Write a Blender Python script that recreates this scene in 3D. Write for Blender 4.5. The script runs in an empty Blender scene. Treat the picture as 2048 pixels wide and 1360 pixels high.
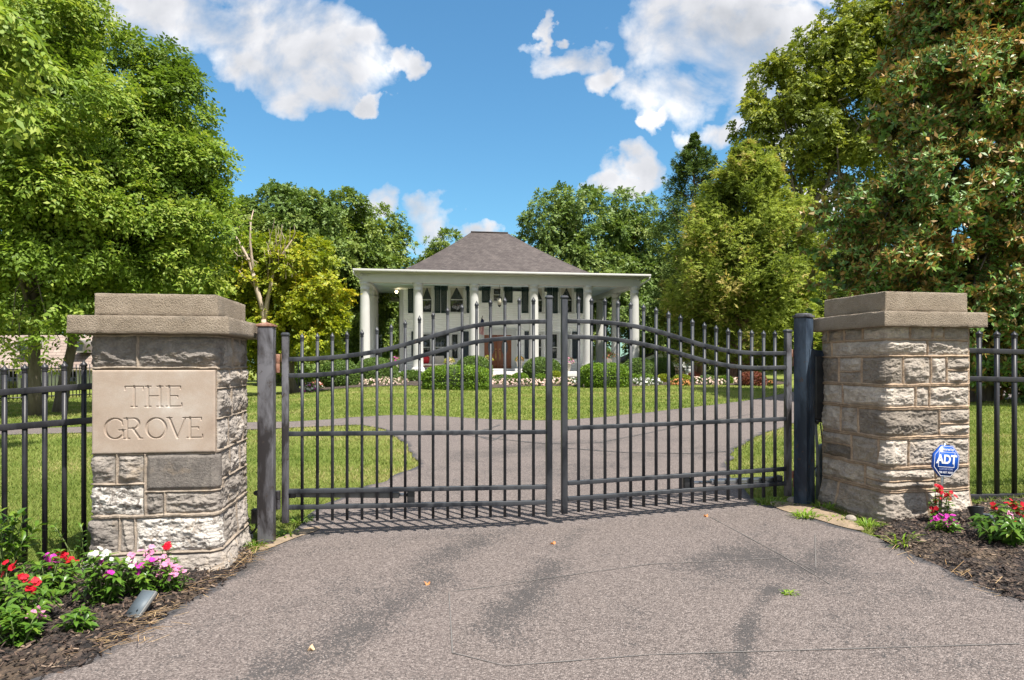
import bpy, math, random
import numpy as np
from mathutils import Vector, Matrix
SC = bpy.context.scene
COL = SC.collection
F, CX, HY, CAMZ = 1300.0, 1024.0, 728.0, 1.5     # focal length, principal column, horizon row of the lens (2048 px wide frame)
RNG = np.random.default_rng(7)
R = math.radians

# ------------------------------------------------------------------ ground and lens helpers
def sm(a, b, x):
    t = np.clip((np.asarray(x, float) - a) / (b - a), 0, 1)
    return t * t * (3 - 2 * t)
def G(x, y):
    x = np.asarray(x, float); y = np.asarray(y, float)
    s = 0.15 + 0.85 * sm(-14, -4, x)
    g = 0.0165 * np.clip(y, -20, 52) * s
    g = g + 0.042 * np.clip(x, 0, 4.5) * (1 - sm(7.5, 13, y)) * sm(0.5, 3.5, y)
    g = g - 1.7 * np.exp(-((x - 14.5) / 3.2) ** 2 - ((y - 57) / 6) ** 2)
    g = g + 0.03 * np.sin(x * 0.5 + 1) * np.sin(y * 0.37) * sm(9, 16, y) * (1 - sm(30, 40, y))
    return g
def at(px, py, d):
    return Vector(((px - CX) / F * d, d, CAMZ + (HY - py) / F * d))
def gnd(px, py):
    d = 8.0
    lo, hi = 1.0, 90.0
    for _ in range(50):
        d = 0.5 * (lo + hi)
        p = at(px, py, d)
        if p.z > float(G(p.x, p.y)): lo = d
        else: hi = d
    p = at(px, py, d)
    return Vector((p.x, p.y, float(G(p.x, p.y))))
def onground(px, d):
    x = (px - CX) / F * d
    return Vector((x, d, float(G(x, d))))

# ------------------------------------------------------------------ value noise
def vnoise(P, scale=1.0, seed=0, octaves=1, gain=0.5):
    P = np.asarray(P, float) * scale
    out = np.zeros(len(P)); amp = 1.0; tot = 0
    for o in range(octaves):
        q = P * (2 ** o) + seed * 17.13 + o * 5.7
        i = np.floor(q).astype(np.int64); f = q - i; f = f * f * (3 - 2 * f)
        def h(a, b, c):
            n = (a * 374761393 + b * 668265263 + c * 2147483647 * 7 + 1274126177 * (seed + 1)) & 0xffffffff
            n = ((n ^ (n >> 13)) * 1274126177) & 0xffffffff
            n = n ^ (n >> 16)
            return (n & 0xffff) / 65535.0
        r = 0
        for dx in (0, 1):
            for dy in (0, 1):
                for dz in (0, 1):
                    w = (f[:, 0] if dx else 1 - f[:, 0]) * (f[:, 1] if dy else 1 - f[:, 1]) * (f[:, 2] if dz else 1 - f[:, 2])
                    r = r + w * h(i[:, 0] + dx, i[:, 1] + dy, i[:, 2] + dz)
        out += amp * r; tot += amp; amp *= gain
    return out / tot

# ------------------------------------------------------------------ objects, parts, tags
ORG = {}
def tag(o, label=None, cat=None, group=None, kind=None):
    if label: o['label'] = label
    if cat: o['category'] = cat
    if group: o['group'] = group
    if kind: o['kind'] = kind
    return o
def thing(name, loc, label, cat, group=None):
    o = bpy.data.objects.new(name, None); COL.objects.link(o)
    o.empty_display_size = 0.2
    o.location = loc; ORG[o.name] = Vector(loc)
    return tag(o, label, cat, group)
def np_mesh(name, V, faces, mats, rnd=None, midx=None, smooth=False):
    """faces: list of int arrays (n,k)"""
    me = bpy.data.meshes.new(name)
    V = np.ascontiguousarray(V, dtype=np.float32)
    me.vertices.add(len(V)); me.vertices.foreach_set('co', V.ravel())
    li = np.concatenate([f.ravel() for f in faces]).astype(np.int32)
    ls = []; st = 0
    for f in faces:
        n, k = f.shape
        ls.append(st + np.arange(n) * k); st += n * k
    ls = np.concatenate(ls).astype(np.int32)
    me.loops.add(len(li)); me.loops.foreach_set('vertex_index', li)
    me.polygons.add(len(ls)); me.polygons.foreach_set('loop_start', ls)
    for m in mats: me.materials.append(m)
    if midx is not None: me.polygons.foreach_set('material_index', np.asarray(midx, np.int32))
    if smooth: me.polygons.foreach_set('use_smooth', np.ones(len(ls), bool))
    if rnd is not None:
        a = me.attributes.new('rnd', 'FLOAT', 'POINT'); a.data.foreach_set('value', np.asarray(rnd, np.float32))
    me.update(calc_edges=True); me.validate()
    return me
def link(name, me, parent=None):
    o = bpy.data.objects.new(name, me); COL.objects.link(o)
    if parent is not None:
        o.parent = parent
    ORG[o.name] = ORG.get(parent.name, Vector((0, 0, 0))) if parent is not None else Vector((0, 0, 0))
    return o
class MB:
    """collects shapes; build() links them as ONE mesh object"""
    def __init__(s, M=None):
        s.v = []; s.f = {}; s.n = 0; s.M = M; s.r = []; s.cur = 0.5; s.mi = {}; s.m = 0
    def add(s, V, faces, rnd=None):
        V = np.asarray(V, float).reshape(-1, 3)
        if s.M is not None:
            M = np.array(s.M); V = V @ M[:3, :3].T + M[:3, 3]
        s.v.append(V)
        s.r.append(np.full(len(V), s.cur) if rnd is None else np.asarray(rnd, float))
        for f in faces:
            f = np.asarray(f, int)
            if f.ndim == 1: f = f[None]
            s.f.setdefault(f.shape[1], []).append(f + s.n); s.mi.setdefault(f.shape[1], []).append(np.full(len(f), s.m))
        s.n += len(V)
        return s
    def box(s, x0, x1, y0, y1, z0, z1):
        V = [(x, y, z) for z in (z0, z1) for y in (y0, y1) for x in (x0, x1)]
        return s.add(V, [[(0, 2, 3, 1), (4, 5, 7, 6), (0, 1, 5, 4), (2, 6, 7, 3), (0, 4, 6, 2), (1, 3, 7, 5)]])
    def obox(s, a, b, w, h, up=(0, 0, 1)):
        """square bar from a to b: w across, h along up"""
        a = Vector(a); b = Vector(b); d = (b - a).normalized(); up = Vector(up)
        x = d.cross(up)
        if x.length < 1e-4: x = d.cross(Vector((1, 0, 0)))
        x.normalize(); y = x.cross(d)
        V = [p + x * (i * w / 2) + y * (j * h / 2) for p in (a, b) for j in (-1, 1) for i in (-1, 1)]
        return s.add([tuple(v) for v in V], [[(0, 2, 3, 1), (4, 5, 7, 6), (0, 1, 5, 4), (2, 6, 7, 3), (0, 4, 6, 2), (1, 3, 7, 5)]])
    def sweep(s, pts, w, h, up=(0, 0, 1)):
        """rectangular bar along a polyline (side axis fixed by up x mean direction)"""
        pts = [Vector(p) for p in pts]; up = Vector(up)
        side = (pts[-1] - pts[0]).normalized().cross(up).normalized()
        V = []
        for i, p in enumerate(pts):
            d = (pts[min(i + 1, len(pts) - 1)] - pts[max(i - 1, 0)]).normalized()
            n = side.cross(d).normalized()
            for a, b in ((-1, -1), (1, -1), (1, 1), (-1, 1)): V.append(tuple(p + side * (a * w / 2) + n * (b * h / 2)))
        Fq = []
        for i in range(len(pts) - 1):
            for k in range(4):
                Fq.append((4 * i + k, 4 * i + (k + 1) % 4, 4 * i + 4 + (k + 1) % 4, 4 * i + 4 + k))
        e = 4 * (len(pts) - 1)
        Fq += [(3, 2, 1, 0), (e, e + 1, e + 2, e + 3)]
        return s.add(V, [Fq])
    def tube(s, pts, rad, seg=10, cap=True):
        pts = [Vector(p) for p in pts]
        if not hasattr(rad, '__len__'): rad = [rad] * len(pts)
        V = []; ref = Vector((0.31, 0.17, 0.93)).normalized()
        d0 = (pts[-1] - pts[0]).normalized()
        if abs(d0.dot(ref)) > 0.9: ref = Vector((1, 0.1, 0)).normalized()
        for i, p in enumerate(pts):
            d = (pts[min(i + 1, len(pts) - 1)] - pts[max(i - 1, 0)]).normalized()
            x = d.cross(ref)
            if x.length < 1e-3: x = d.cross(Vector((0, 1, 0)))
            x.normalize(); y = d.cross(x)
            for k in range(seg):
                a = 2 * math.pi * k / seg
                V.append(tuple(p + (x * math.cos(a) + y * math.sin(a)) * rad[i]))
        Fq = [(i * seg + k, i * seg + (k + 1) % seg, (i + 1) * seg + (k + 1) % seg, (i + 1) * seg + k) for i in range(len(pts) - 1) for k in range(seg)]
        s.add(V, [Fq])
        if cap:
            n0 = s.n - len(V)
            s.f.setdefault(seg, []).append(np.array([list(range(seg))[::-1]]) + n0); s.mi.setdefault(seg, []).append(np.full(1, s.m))
            s.f.setdefault(seg, []).append(np.array([[(len(pts) - 1) * seg + k for k in range(seg)]]) + n0); s.mi.setdefault(seg, []).append(np.full(1, s.m))
        return s
    def lathe(s, c, prof, seg=24):
        c = Vector(c)
        return s.tube([c + Vector((0, 0, z)) for r, z in prof], [r for r, z in prof], seg)
    def grid(s, P):
        """P: (n,m,3) array of points"""
        n, m = P.shape[:2]
        idx = np.arange(n * m).reshape(n, m)
        q = np.stack([idx[:-1, :-1], idx[1:, :-1], idx[1:, 1:], idx[:-1, 1:]], -1).reshape(-1, 4)
        return s.add(P.reshape(-1, 3), [q])
    def ell(s, c, r, seg=16, rings=10, p=2.0):
        """(super)ellipsoid"""
        th = np.linspace(0, 2 * np.pi, seg + 1); ph = np.linspace(-np.pi / 2, np.pi / 2, rings)
        T, H = np.meshgrid(th, ph)
        f = lambda a: np.sign(a) * np.abs(a) ** (2 / p)
        P = np.stack([c[0] + r[0] * f(np.cos(H)) * f(np.cos(T)), c[1] + r[1] * f(np.cos(H)) * f(np.sin(T)), c[2] + r[2] * f(np.sin(H))], -1)
        return s.grid(P)
    def build(s, name, mat, parent=None, smooth=False, bevel=0, seg=2):
        V = np.concatenate(s.v); o = ORG.get(parent.name, Vector((0, 0, 0))) if parent is not None else Vector((0, 0, 0))
        V = V - np.array(o)
        ks = list(s.f)
        me = np_mesh(name, V, [np.concatenate(s.f[k]) for k in ks], mat if isinstance(mat, list) else [mat], np.concatenate(s.r), np.concatenate([np.concatenate(s.mi[k]) for k in ks]), smooth)
        ob = link(name, me, parent)
        if bevel:
            b = ob.modifiers.new('bevel', 'BEVEL'); b.width = bevel; b.segments = seg; b.limit_method = 'ANGLE'
        return ob
def frame(o, ang):
    """matrix: local x along heading ang (from +X toward +Y), y away"""
    return Matrix.Translation(o) @ Matrix.Rotation(ang, 4, 'Z')

# ------------------------------------------------------------------ materials
def nodes(name):
    m = bpy.data.materials.new(name); m.use_nodes = True
    nt = m.node_tree; b = nt.nodes['Principled BSDF']
    return m, nt, b
def N(nt, t, **kw):
    n = nt.nodes.new(t)
    for k, v in kw.items():
        if k in n.inputs.keys() if isinstance(k, str) and hasattr(n, 'inputs') else False: n.inputs[k].default_value = v
        else: setattr(n, k, v)
    return n
def ramp(nt, fac, stops):
    r = nt.nodes.new('ShaderNodeValToRGB')
    e = r.color_ramp.elements
    while len(e) < len(stops): e.new(0.5)
    for i, (p, c) in enumerate(stops):
        e[i].position = p; e[i].color = (*c, 1) if len(c) == 3 else c
    nt.links.new(fac, r.inputs[0]); return r.outputs[0]
def noise(nt, scale, detail=4, rough=0.55, vec=None, dist=0):
    n = nt.nodes.new('ShaderNodeTexNoise'); n.inputs['Scale'].default_value = scale
    n.inputs['Detail'].default_value = detail; n.inputs['Roughness'].default_value = rough; n.inputs['Distortion'].default_value = dist
    if vec is not None: nt.links.new(vec, n.inputs['Vector'])
    return n.outputs[0]
def objco(nt, sc=(1, 1, 1)):
    t = nt.nodes.new('ShaderNodeTexCoord'); m = nt.nodes.new('ShaderNodeMapping'); m.inputs['Scale'].default_value = sc
    nt.links.new(t.outputs['Object'], m.inputs[0]); return m.outputs[0]
def mixc(nt, fac, a, b, mode='MIX'):
    n = nt.nodes.new('ShaderNodeMix'); n.data_type = 'RGBA'; n.blend_type = mode
    for s, v in ((n.inputs[0], fac), (n.inputs[6], a), (n.inputs[7], b)):
        if hasattr(v, 'links') or isinstance(v, bpy.types.NodeSocket): nt.links.new(v, s)
        elif isinstance(v, tuple): s.default_value = (*v, 1)
        else: s.default_value = v
    return n.outputs[2]
def math_(nt, op, a, b=0.0, c=None, clamp=False):
    n = nt.nodes.new('ShaderNodeMath'); n.operation = op; n.use_clamp = clamp
    for s, v in zip(n.inputs, (a, b, c)):
        if v is None: continue
        if isinstance(v, bpy.types.NodeSocket): nt.links.new(v, s)
        else: s.default_value = v
    return n.outputs[0]
def bump(nt, b, h, strength=0.5, dist=0.01):
    n = nt.nodes.new('ShaderNodeBump'); n.inputs['Strength'].default_value = strength; n.inputs['Distance'].default_value = dist
    nt.links.new(h, n.inputs['Height']); nt.links.new(n.outputs[0], b.inputs['Normal'])
def simple(name, c1, c2=None, scale=6, rough=0.5, bs=0.0, bscale=60, metal=0, spec=0.5, contrast=(0.35, 0.65), stretch=(1, 1, 1)):
    m, nt, b = nodes(name)
    b.inputs['Roughness'].default_value = rough; b.inputs['Metallic'].default_value = metal; b.inputs['Specular IOR Level'].default_value = spec
    if c2 is None: c2 = tuple(x * 0.82 for x in c1)
    co = objco(nt, stretch)
    f = noise(nt, scale, 5, 0.6, co)
    c = ramp(nt, f, [(contrast[0], c1), (contrast[1], c2)])
    nt.links.new(c, b.inputs['Base Color'])
    if bs: bump(nt, b, noise(nt, bscale, 4, 0.6, co), bs, 0.01)
    return m
def leafmat(name, stops, trans=0.3, rough=0.5, spec=0.3, back=None, tcol=None):
    m, nt, b = nodes(name)
    a = nt.nodes.new('ShaderNodeAttribute'); a.attribute_name = 'rnd'
    c = ramp(nt, a.outputs['Fac'], stops)
    if back:
        g = nt.nodes.new('ShaderNodeNewGeometry')
        c = mixc(nt, g.outputs['Backfacing'], c, ramp(nt, a.outputs['Fac'], back))
    nt.links.new(c, b.inputs['Base Color'])
    b.inputs['Roughness'].default_value = rough; b.inputs['Specular IOR Level'].default_value = spec
    if trans:
        t = nt.nodes.new('ShaderNodeBsdfTranslucent')
        nt.links.new(mixc(nt, 1.0, c, tcol or (1.0, 1.0, 0.55), 'MULTIPLY'), t.inputs[0])
        mx = nt.nodes.new('ShaderNodeMixShader'); mx.inputs[0].default_value = trans
        nt.links.new(b.outputs[0], mx.inputs[1]); nt.links.new(t.outputs[0], mx.inputs[2])
        nt.links.new(mx.outputs[0], nt.nodes['Material Output'].inputs[0])
    return m
M = {}
def steel(name, base, scuff, rust=None, cover=0.62):
    m, nt, b = nodes(name)
    co = objco(nt, (1, 1, 0.35))
    f = noise(nt, 5, 6, 0.65, co, 0.4)
    c = ramp(nt, f, [(0.42, base), (0.56, scuff)])
    if rust:
        f2 = noise(nt, 14, 5, 0.7, objco(nt))
        c = mixc(nt, ramp(nt, f2, [(cover, (0, 0, 0)), (cover + 0.05, (1, 1, 1))]), c, rust)
    nt.links.new(c, b.inputs['Base Color'])
    b.inputs['Roughness'].default_value = 0.42; b.inputs['Specular IOR Level'].default_value = 0.38
    bump(nt, b, noise(nt, 90, 3, 0.6, objco(nt)), 0.12, 0.003)
    return m
M['gate'] = steel('gate_steel', (0.013, 0.015, 0.02), (0.045, 0.048, 0.055), (0.09, 0.06, 0.045), 0.66)
M['gate_worn'] = steel('worn_gate_steel', (0.026, 0.023, 0.025), (0.125, 0.123, 0.138), (0.05, 0.04, 0.036), 0.6)
M['navy'] = steel('navy_post_steel', (0.012, 0.02, 0.035), (0.045, 0.065, 0.095), (0.075, 0.04, 0.022))
M['fence'] = steel('fence_steel', (0.012, 0.012, 0.015), (0.03, 0.029, 0.034))
M['black'] = simple('black_plastic', (0.012, 0.013, 0.015), (0.03, 0.031, 0.034), 9, 0.4)
M['rust'] = simple('rusty_iron', (0.2, 0.075, 0.04), (0.34, 0.2, 0.15), 25, 0.8, 0.3, 120)
M['chrome'] = simple('brushed_alloy', (0.55, 0.56, 0.58), (0.4, 0.41, 0.43), 8, 0.3, 0, metal=0.9)
M['greybox'] = simple('grey_housing', (0.10, 0.10, 0.10), (0.17, 0.17, 0.165), 8, 0.6)
M['pvc'] = simple('grey_conduit', (0.07, 0.09, 0.11), (0.11, 0.135, 0.155), 5, 0.55)
M['conc'] = None
def concrete():
    m, nt, b = nodes('cast_stone_cap')
    co = objco(nt)
    f1 = noise(nt, 5, 6, 0.65, co, 0.3); f2 = noise(nt, 160, 3, 0.7, co)
    c = ramp(nt, f1, [(0.3, (0.274, 0.215, 0.158)), (0.5, (0.366, 0.292, 0.220)), (0.72, (0.452, 0.368, 0.287))])
    c = mixc(nt, ramp(nt, f2, [(0.36, (0.6, 0.6, 0.6)), (0.47, (0, 0, 0))]), c, (0.12, 0.1, 0.08))
    c = mixc(nt, ramp(nt, noise(nt, 3.1, 5, 0.7, co), [(0.58, (0, 0, 0)), (0.75, (0.6, 0.6, 0.6))]), c, (0.17, 0.15, 0.12))
    nt.links.new(c, b.inputs['Base Color']); b.inputs['Roughness'].default_value = 0.9
    bump(nt, b, math_(nt, 'ADD', f2, math_(nt, 'MULTIPLY', noise(nt, 95, 4, 0.65, co), 1.4)), 1.0, 0.016)
    return m
M['conc'] = concrete()
def stonemat(name, cols, mortar):
    """rnd attribute: 0 mortar, else stone tint"""
    m, nt, b = nodes(name)
    a = nt.nodes.new('ShaderNodeAttribute'); a.attribute_name = 'rnd'
    w = nt.nodes.new('ShaderNodeAttribute'); w.attribute_name = 'lichen'
    co = objco(nt)
    st = ramp(nt, a.outputs['Fac'], [(0.05, mortar), (0.12, cols[0]), (0.38, cols[1]), (0.65, cols[2]), (1.0, cols[3])])
    f = noise(nt, 11, 8, 0.7, co, 0.6)
    st = mixc(nt, 0.85, st, ramp(nt, f, [(0.28, (0.52, 0.51, 0.51)), (0.5, (1, 0.98, 0.97)), (0.72, (1.45, 1.43, 1.38))]), 'MULTIPLY')
    st = mixc(nt, 0.5, st, ramp(nt, noise(nt, 70, 5, 0.7, co), [(0.3, (0.6, 0.58, 0.56)), (0.7, (1.35, 1.33, 1.3))]), 'MULTIPLY')
    st = mixc(nt, ramp(nt, noise(nt, 6, 5, 0.6, co), [(0.55, (0, 0, 0)), (0.72, (0.45, 0.45, 0.45))]), st, (0.42, 0.31, 0.2))
    lf = math_(nt, 'ADD', math_(nt, 'MULTIPLY', w.outputs['Fac'], 0.36), noise(nt, 17, 6, 0.72, co, 0.9))
    st = mixc(nt, ramp(nt, lf, [(0.87, (0, 0, 0)), (0.93, (0.85, 0.85, 0.85))]), st, (0.62, 0.575, 0.53))
    nt.links.new(st, b.inputs['Base Color']); b.inputs['Roughness'].default_value = 0.92; b.inputs['Specular IOR Level'].default_value = 0.25
    bump(nt, b, math_(nt, 'ADD', noise(nt, 60, 6, 0.7, co, 0.5), math_(nt, 'MULTIPLY', noise(nt, 240, 3, 0.7, co), 0.4)), 0.8, 0.012)
    return m
M['stone_l'] = stonemat('grey_limestone_masonry', [(0.135, 0.122, 0.114), (0.225, 0.204, 0.188), (0.314, 0.283, 0.256), (0.415, 0.378, 0.348)], (0.336, 0.283, 0.234))
M['stone_r'] = stonemat('buff_limestone_masonry', [(0.158, 0.137, 0.116), (0.268, 0.235, 0.204), (0.355, 0.315, 0.277), (0.498, 0.447, 0.397)], (0.412, 0.310, 0.227))
def plaquemat():
    m, nt, b = nodes('sandstone_plaque'); co = objco(nt)
    f = noise(nt, 3.0, 6, 0.6, co, 0.3)
    c = ramp(nt, f, [(0.3, (0.30, 0.225, 0.175)), (0.46, (0.36, 0.285, 0.23)), (0.6, (0.40, 0.335, 0.285)), (0.75, (0.50, 0.455, 0.41))])
    c = mixc(nt, 0.35, c, ramp(nt, noise(nt, 160, 3, 0.6, co), [(0.3, (0.75, 0.75, 0.75)), (0.7, (1.2, 1.2, 1.2))]), 'MULTIPLY')
    nt.links.new(c, b.inputs['Base Color']); b.inputs['Roughness'].default_value = 0.85
    bump(nt, b, noise(nt, 130, 4, 0.6, co), 0.25, 0.004)
    return m
M['plaque'] = plaquemat()
M['white'] = simple('white_paint', (0.554, 0.546, 0.521), (0.504, 0.496, 0.475), 1.5, 0.5, 0.05, 30)
M['siding'] = simple('white_siding_paint', (0.829, 0.829, 0.810), (0.779, 0.779, 0.759), 0.8, 0.55, 0.05, 20)
M['ceil'] = simple('pale_blue_porch_ceiling', (0.600, 0.696, 0.720), (0.552, 0.648, 0.684), 1, 0.6)
M['porch'] = simple('grey_porch_floor', (0.546, 0.546, 0.546), (0.468, 0.468, 0.468), 2, 0.6)
M['shutter'] = simple('dark_teal_shutter_paint', (0.010, 0.032, 0.032), (0.016, 0.044, 0.043), 2, 0.45)
M['shutter2'] = simple('slate_blue_shutter_paint', (0.03, 0.045, 0.058), (0.045, 0.06, 0.075), 2, 0.45)
M['glass'] = simple('dark_window_glass', (0.012, 0.016, 0.016), (0.03, 0.036, 0.03), 2.5, 0.06, 0, spec=0.8)
M['curtain'] = simple('white_curtain', (0.42, 0.39, 0.33), (0.3, 0.28, 0.24), 20, 0.9, stretch=(1, 1, 0.1))
M['wood'] = simple('mahogany_door', (0.17, 0.05, 0.02), (0.26, 0.09, 0.035), 7, 0.35, 0.05, 60, stretch=(6, 6, 0.6))
M['brass'] = simple('brass', (0.7, 0.5, 0.2), None, 5, 0.3, metal=0.9)
M['brickstep'] = None
M['red'] = simple('red_cushion', (0.45, 0.012, 0.02), (0.35, 0.01, 0.015), 12, 0.8)
M['cream'] = simple('cream_cushion', (0.62, 0.56, 0.48), (0.52, 0.47, 0.40), 12, 0.9)
M['wicker'] = simple('dark_wood_bench', (0.09, 0.035, 0.02), (0.14, 0.06, 0.035), 20, 0.5)
M['urn'] = simple('pale_stone_urn', (0.6, 0.55, 0.47), (0.5, 0.45, 0.38), 14, 0.8)
M['lglass'] = simple('lantern_glass', (0.5, 0.46, 0.36), (0.42, 0.38, 0.3), 8, 0.2)
def roofmat(name, c1, c2, c3, row=7.0, col=5):
    m, nt, b = nodes(name)
    co = objco(nt)
    br = nt.nodes.new('ShaderNodeTexBrick')
    sp = nt.nodes.new('ShaderNodeSeparateXYZ'); nt.links.new(co, sp.inputs[0])
    cb = nt.nodes.new('ShaderNodeCombineXYZ')
    nt.links.new(math_(nt, 'ADD', sp.outputs[0], math_(nt, 'MULTIPLY', sp.outputs[1], 0.35)), cb.inputs[0]); nt.links.new(sp.outputs[2], cb.inputs[1])
    nt.links.new(cb.outputs[0], br.inputs[0])
    br.inputs['Scale'].default_value = row; br.inputs['Color1'].default_value = (*c1, 1); br.inputs['Color2'].default_value = (*c2, 1); br.inputs['Mortar'].default_value = (*c3, 1)
    br.inputs['Mortar Size'].default_value = 0.03; br.inputs['Brick Width'].default_value = 1.4; br.inputs['Row Height'].default_value = 0.55
    c = mixc(nt, 0.7, br.outputs['Color'], ramp(nt, noise(nt, 0.9, 6, 0.65, co), [(0.3, (0.72, 0.7, 0.72)), (0.55, (1, 1, 1)), (0.75, (1.3, 1.25, 1.25))]), 'MULTIPLY')
    nt.links.new(c, b.inputs['Base Color']); b.inputs['Roughness'].default_value = 0.9; b.inputs['Specular IOR Level'].default_value = 0.2
    bump(nt, b, br.outputs['Fac'], -0.4, 0.02)
    return m
M['roof'] = roofmat('dark_grey_shingles', (0.076, 0.064, 0.062), (0.112, 0.095, 0.090), (0.039, 0.033, 0.032), 6.0)
M['shake'] = roofmat('weathered_wood_shakes', (0.27, 0.205, 0.175), (0.32, 0.26, 0.22), (0.11, 0.085, 0.075), 3.2)
M['brickstep'] = roofmat('tan_brick', (0.45, 0.3, 0.22), (0.52, 0.38, 0.3), (0.5, 0.45, 0.4), 6.0)
M['bark'] = simple('grey_bark', (0.088, 0.069, 0.052), (0.165, 0.138, 0.110), 9, 0.9, 0.8, 25, stretch=(1, 1, 0.25))
M['bark_red'] = simple('reddish_cedar_bark', (0.15, 0.08, 0.055), (0.27, 0.16, 0.11), 9, 0.9, 0.8, 25, stretch=(1, 1, 0.2))
M['bark_dead'] = simple('bleached_dead_bark', (0.34, 0.25, 0.19), (0.52, 0.42, 0.34), 5, 0.9, 0.6, 22, stretch=(1, 1, 0.25))
M['stem'] = simple('green_stem', (0.1, 0.15, 0.04), (0.14, 0.18, 0.06), 9, 0.6)
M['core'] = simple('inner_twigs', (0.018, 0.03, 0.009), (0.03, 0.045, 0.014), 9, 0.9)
# leaves
M['lf_left'] = leafmat('bright_green_leaves', [(0, (0.120, 0.190, 0.027)), (0.5, (0.217, 0.328, 0.045)), (1, (0.411, 0.467, 0.090))], 0.42, 0.5, 0.3)
M['lf_dark'] = leafmat('dark_green_leaves', [(0, (0.091, 0.145, 0.029)), (0.5, (0.160, 0.239, 0.042)), (1, (0.258, 0.320, 0.063))], 0.3)
M['lf_mid'] = leafmat('mid_green_leaves', [(0, (0.100, 0.166, 0.041)), (0.5, (0.174, 0.261, 0.062)), (1, (0.286, 0.348, 0.094))], 0.32)
M['lf_yel'] = leafmat('yellow_green_leaves', [(0, (0.132, 0.199, 0.017)), (0.5, (0.278, 0.329, 0.024)), (0.9, (0.436, 0.443, 0.034)), (1, (0.554, 0.456, 0.041))], 0.4)
M['lf_olive'] = leafmat('olive_green_leaves', [(0, (0.129, 0.166, 0.028)), (0.5, (0.236, 0.291, 0.046)), (1, (0.406, 0.409, 0.062))], 0.35)
M['lf_cedar'] = leafmat('cedar_sprays', [(0, (0.137, 0.186, 0.039)), (0.5, (0.258, 0.322, 0.060)), (0.93, (0.410, 0.465, 0.093)), (1, (0.486, 0.405, 0.146))], 0.4, 0.7, 0.1)
M['lf_spire'] = leafmat('blue_green_cedar_sprays', [(0, (0.046, 0.086, 0.023)), (0.5, (0.092, 0.149, 0.037)), (1, (0.161, 0.218, 0.057))], 0.25, 0.7, 0.1)
M['lf_mag'] = leafmat('glossy_magnolia_leaves', [(0, (0.079, 0.168, 0.039)), (0.55, (0.149, 0.277, 0.060)), (0.95, (0.280, 0.395, 0.090)), (1, (0.630, 0.370, 0.120))], 0.26, 0.44, 0.45,
                      back=[(0, (0.124, 0.144, 0.048)), (0.5, (0.275, 0.194, 0.069)), (1, (0.468, 0.259, 0.097))])
M['lf_box'] = leafmat('boxwood_leaves', [(0, (0.062, 0.118, 0.014)), (0.5, (0.138, 0.238, 0.021)), (1, (0.262, 0.383, 0.034))], 0.25, 0.45)
M['lf_dome'] = leafmat('holly_leaves', [(0, (0.058, 0.103, 0.019)), (0.5, (0.101, 0.172, 0.029)), (1, (0.166, 0.241, 0.048))], 0.2, 0.45)
M['lf_lime'] = leafmat('lime_leaves', [(0, (0.15, 0.2, 0.012)), (0.5, (0.25, 0.3, 0.02)), (1, (0.36, 0.38, 0.04))], 0.25)
M['lf_barb'] = leafmat('red_barberry_leaves', [(0, (0.10, 0.07, 0.02)), (0.4, (0.2, 0.06, 0.04)), (1, (0.36, 0.13, 0.09))], 0.25)
M['lf_vinca'] = leafmat('glossy_vinca_leaves', [(0, (0.05, 0.12, 0.014)), (0.5, (0.09, 0.19, 0.02)), (1, (0.19, 0.28, 0.03))], 0.3, 0.35, 0.5)
M['grass'] = leafmat('grass_blades', [(0, (0.123, 0.185, 0.032)), (0.5, (0.204, 0.261, 0.059)), (0.85, (0.285, 0.304, 0.090)), (1, (0.399, 0.351, 0.152))], 0.3, 0.6, 0.15)
M['weed'] = leafmat('weed_blades', [(0, (0.1, 0.19, 0.02)), (0.5, (0.17, 0.29, 0.03)), (1, (0.28, 0.38, 0.05))], 0.3, 0.5, 0.2)
M['straw'] = leafmat('dry_straw', [(0, (0.28, 0.17, 0.08)), (0.5, (0.4, 0.26, 0.13)), (1, (0.5, 0.36, 0.2))], 0.1, 0.9, 0.1)
M['chips'] = leafmat('bark_mulch_chips', [(0, (0.014, 0.011, 0.010)), (0.5, (0.05, 0.034, 0.028)), (0.85, (0.12, 0.08, 0.06)), (1, (0.3, 0.22, 0.16))], 0, 0.85, 0.25)
for k, c in dict(p_red=(0.62, 0.008, 0.03), p_pink=(0.75, 0.3, 0.5), p_mag=(0.62, 0.04, 0.42), p_white=(0.84, 0.82, 0.76), p_pale=(0.82, 0.6, 0.52), p_peach=(0.78, 0.56, 0.34), p_org=(0.7, 0.3, 0.12), p_coral=(0.72, 0.2, 0.16)).items():
    M[k] = leafmat('petals_' + k[2:], [(0, tuple(x * 0.8 for x in c)), (0.6, c), (1, tuple(min(0.88, x * 1.12 + 0.02) for x in c))], 0.3, 0.6, 0.2, tcol=(1, 1, 1))
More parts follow.
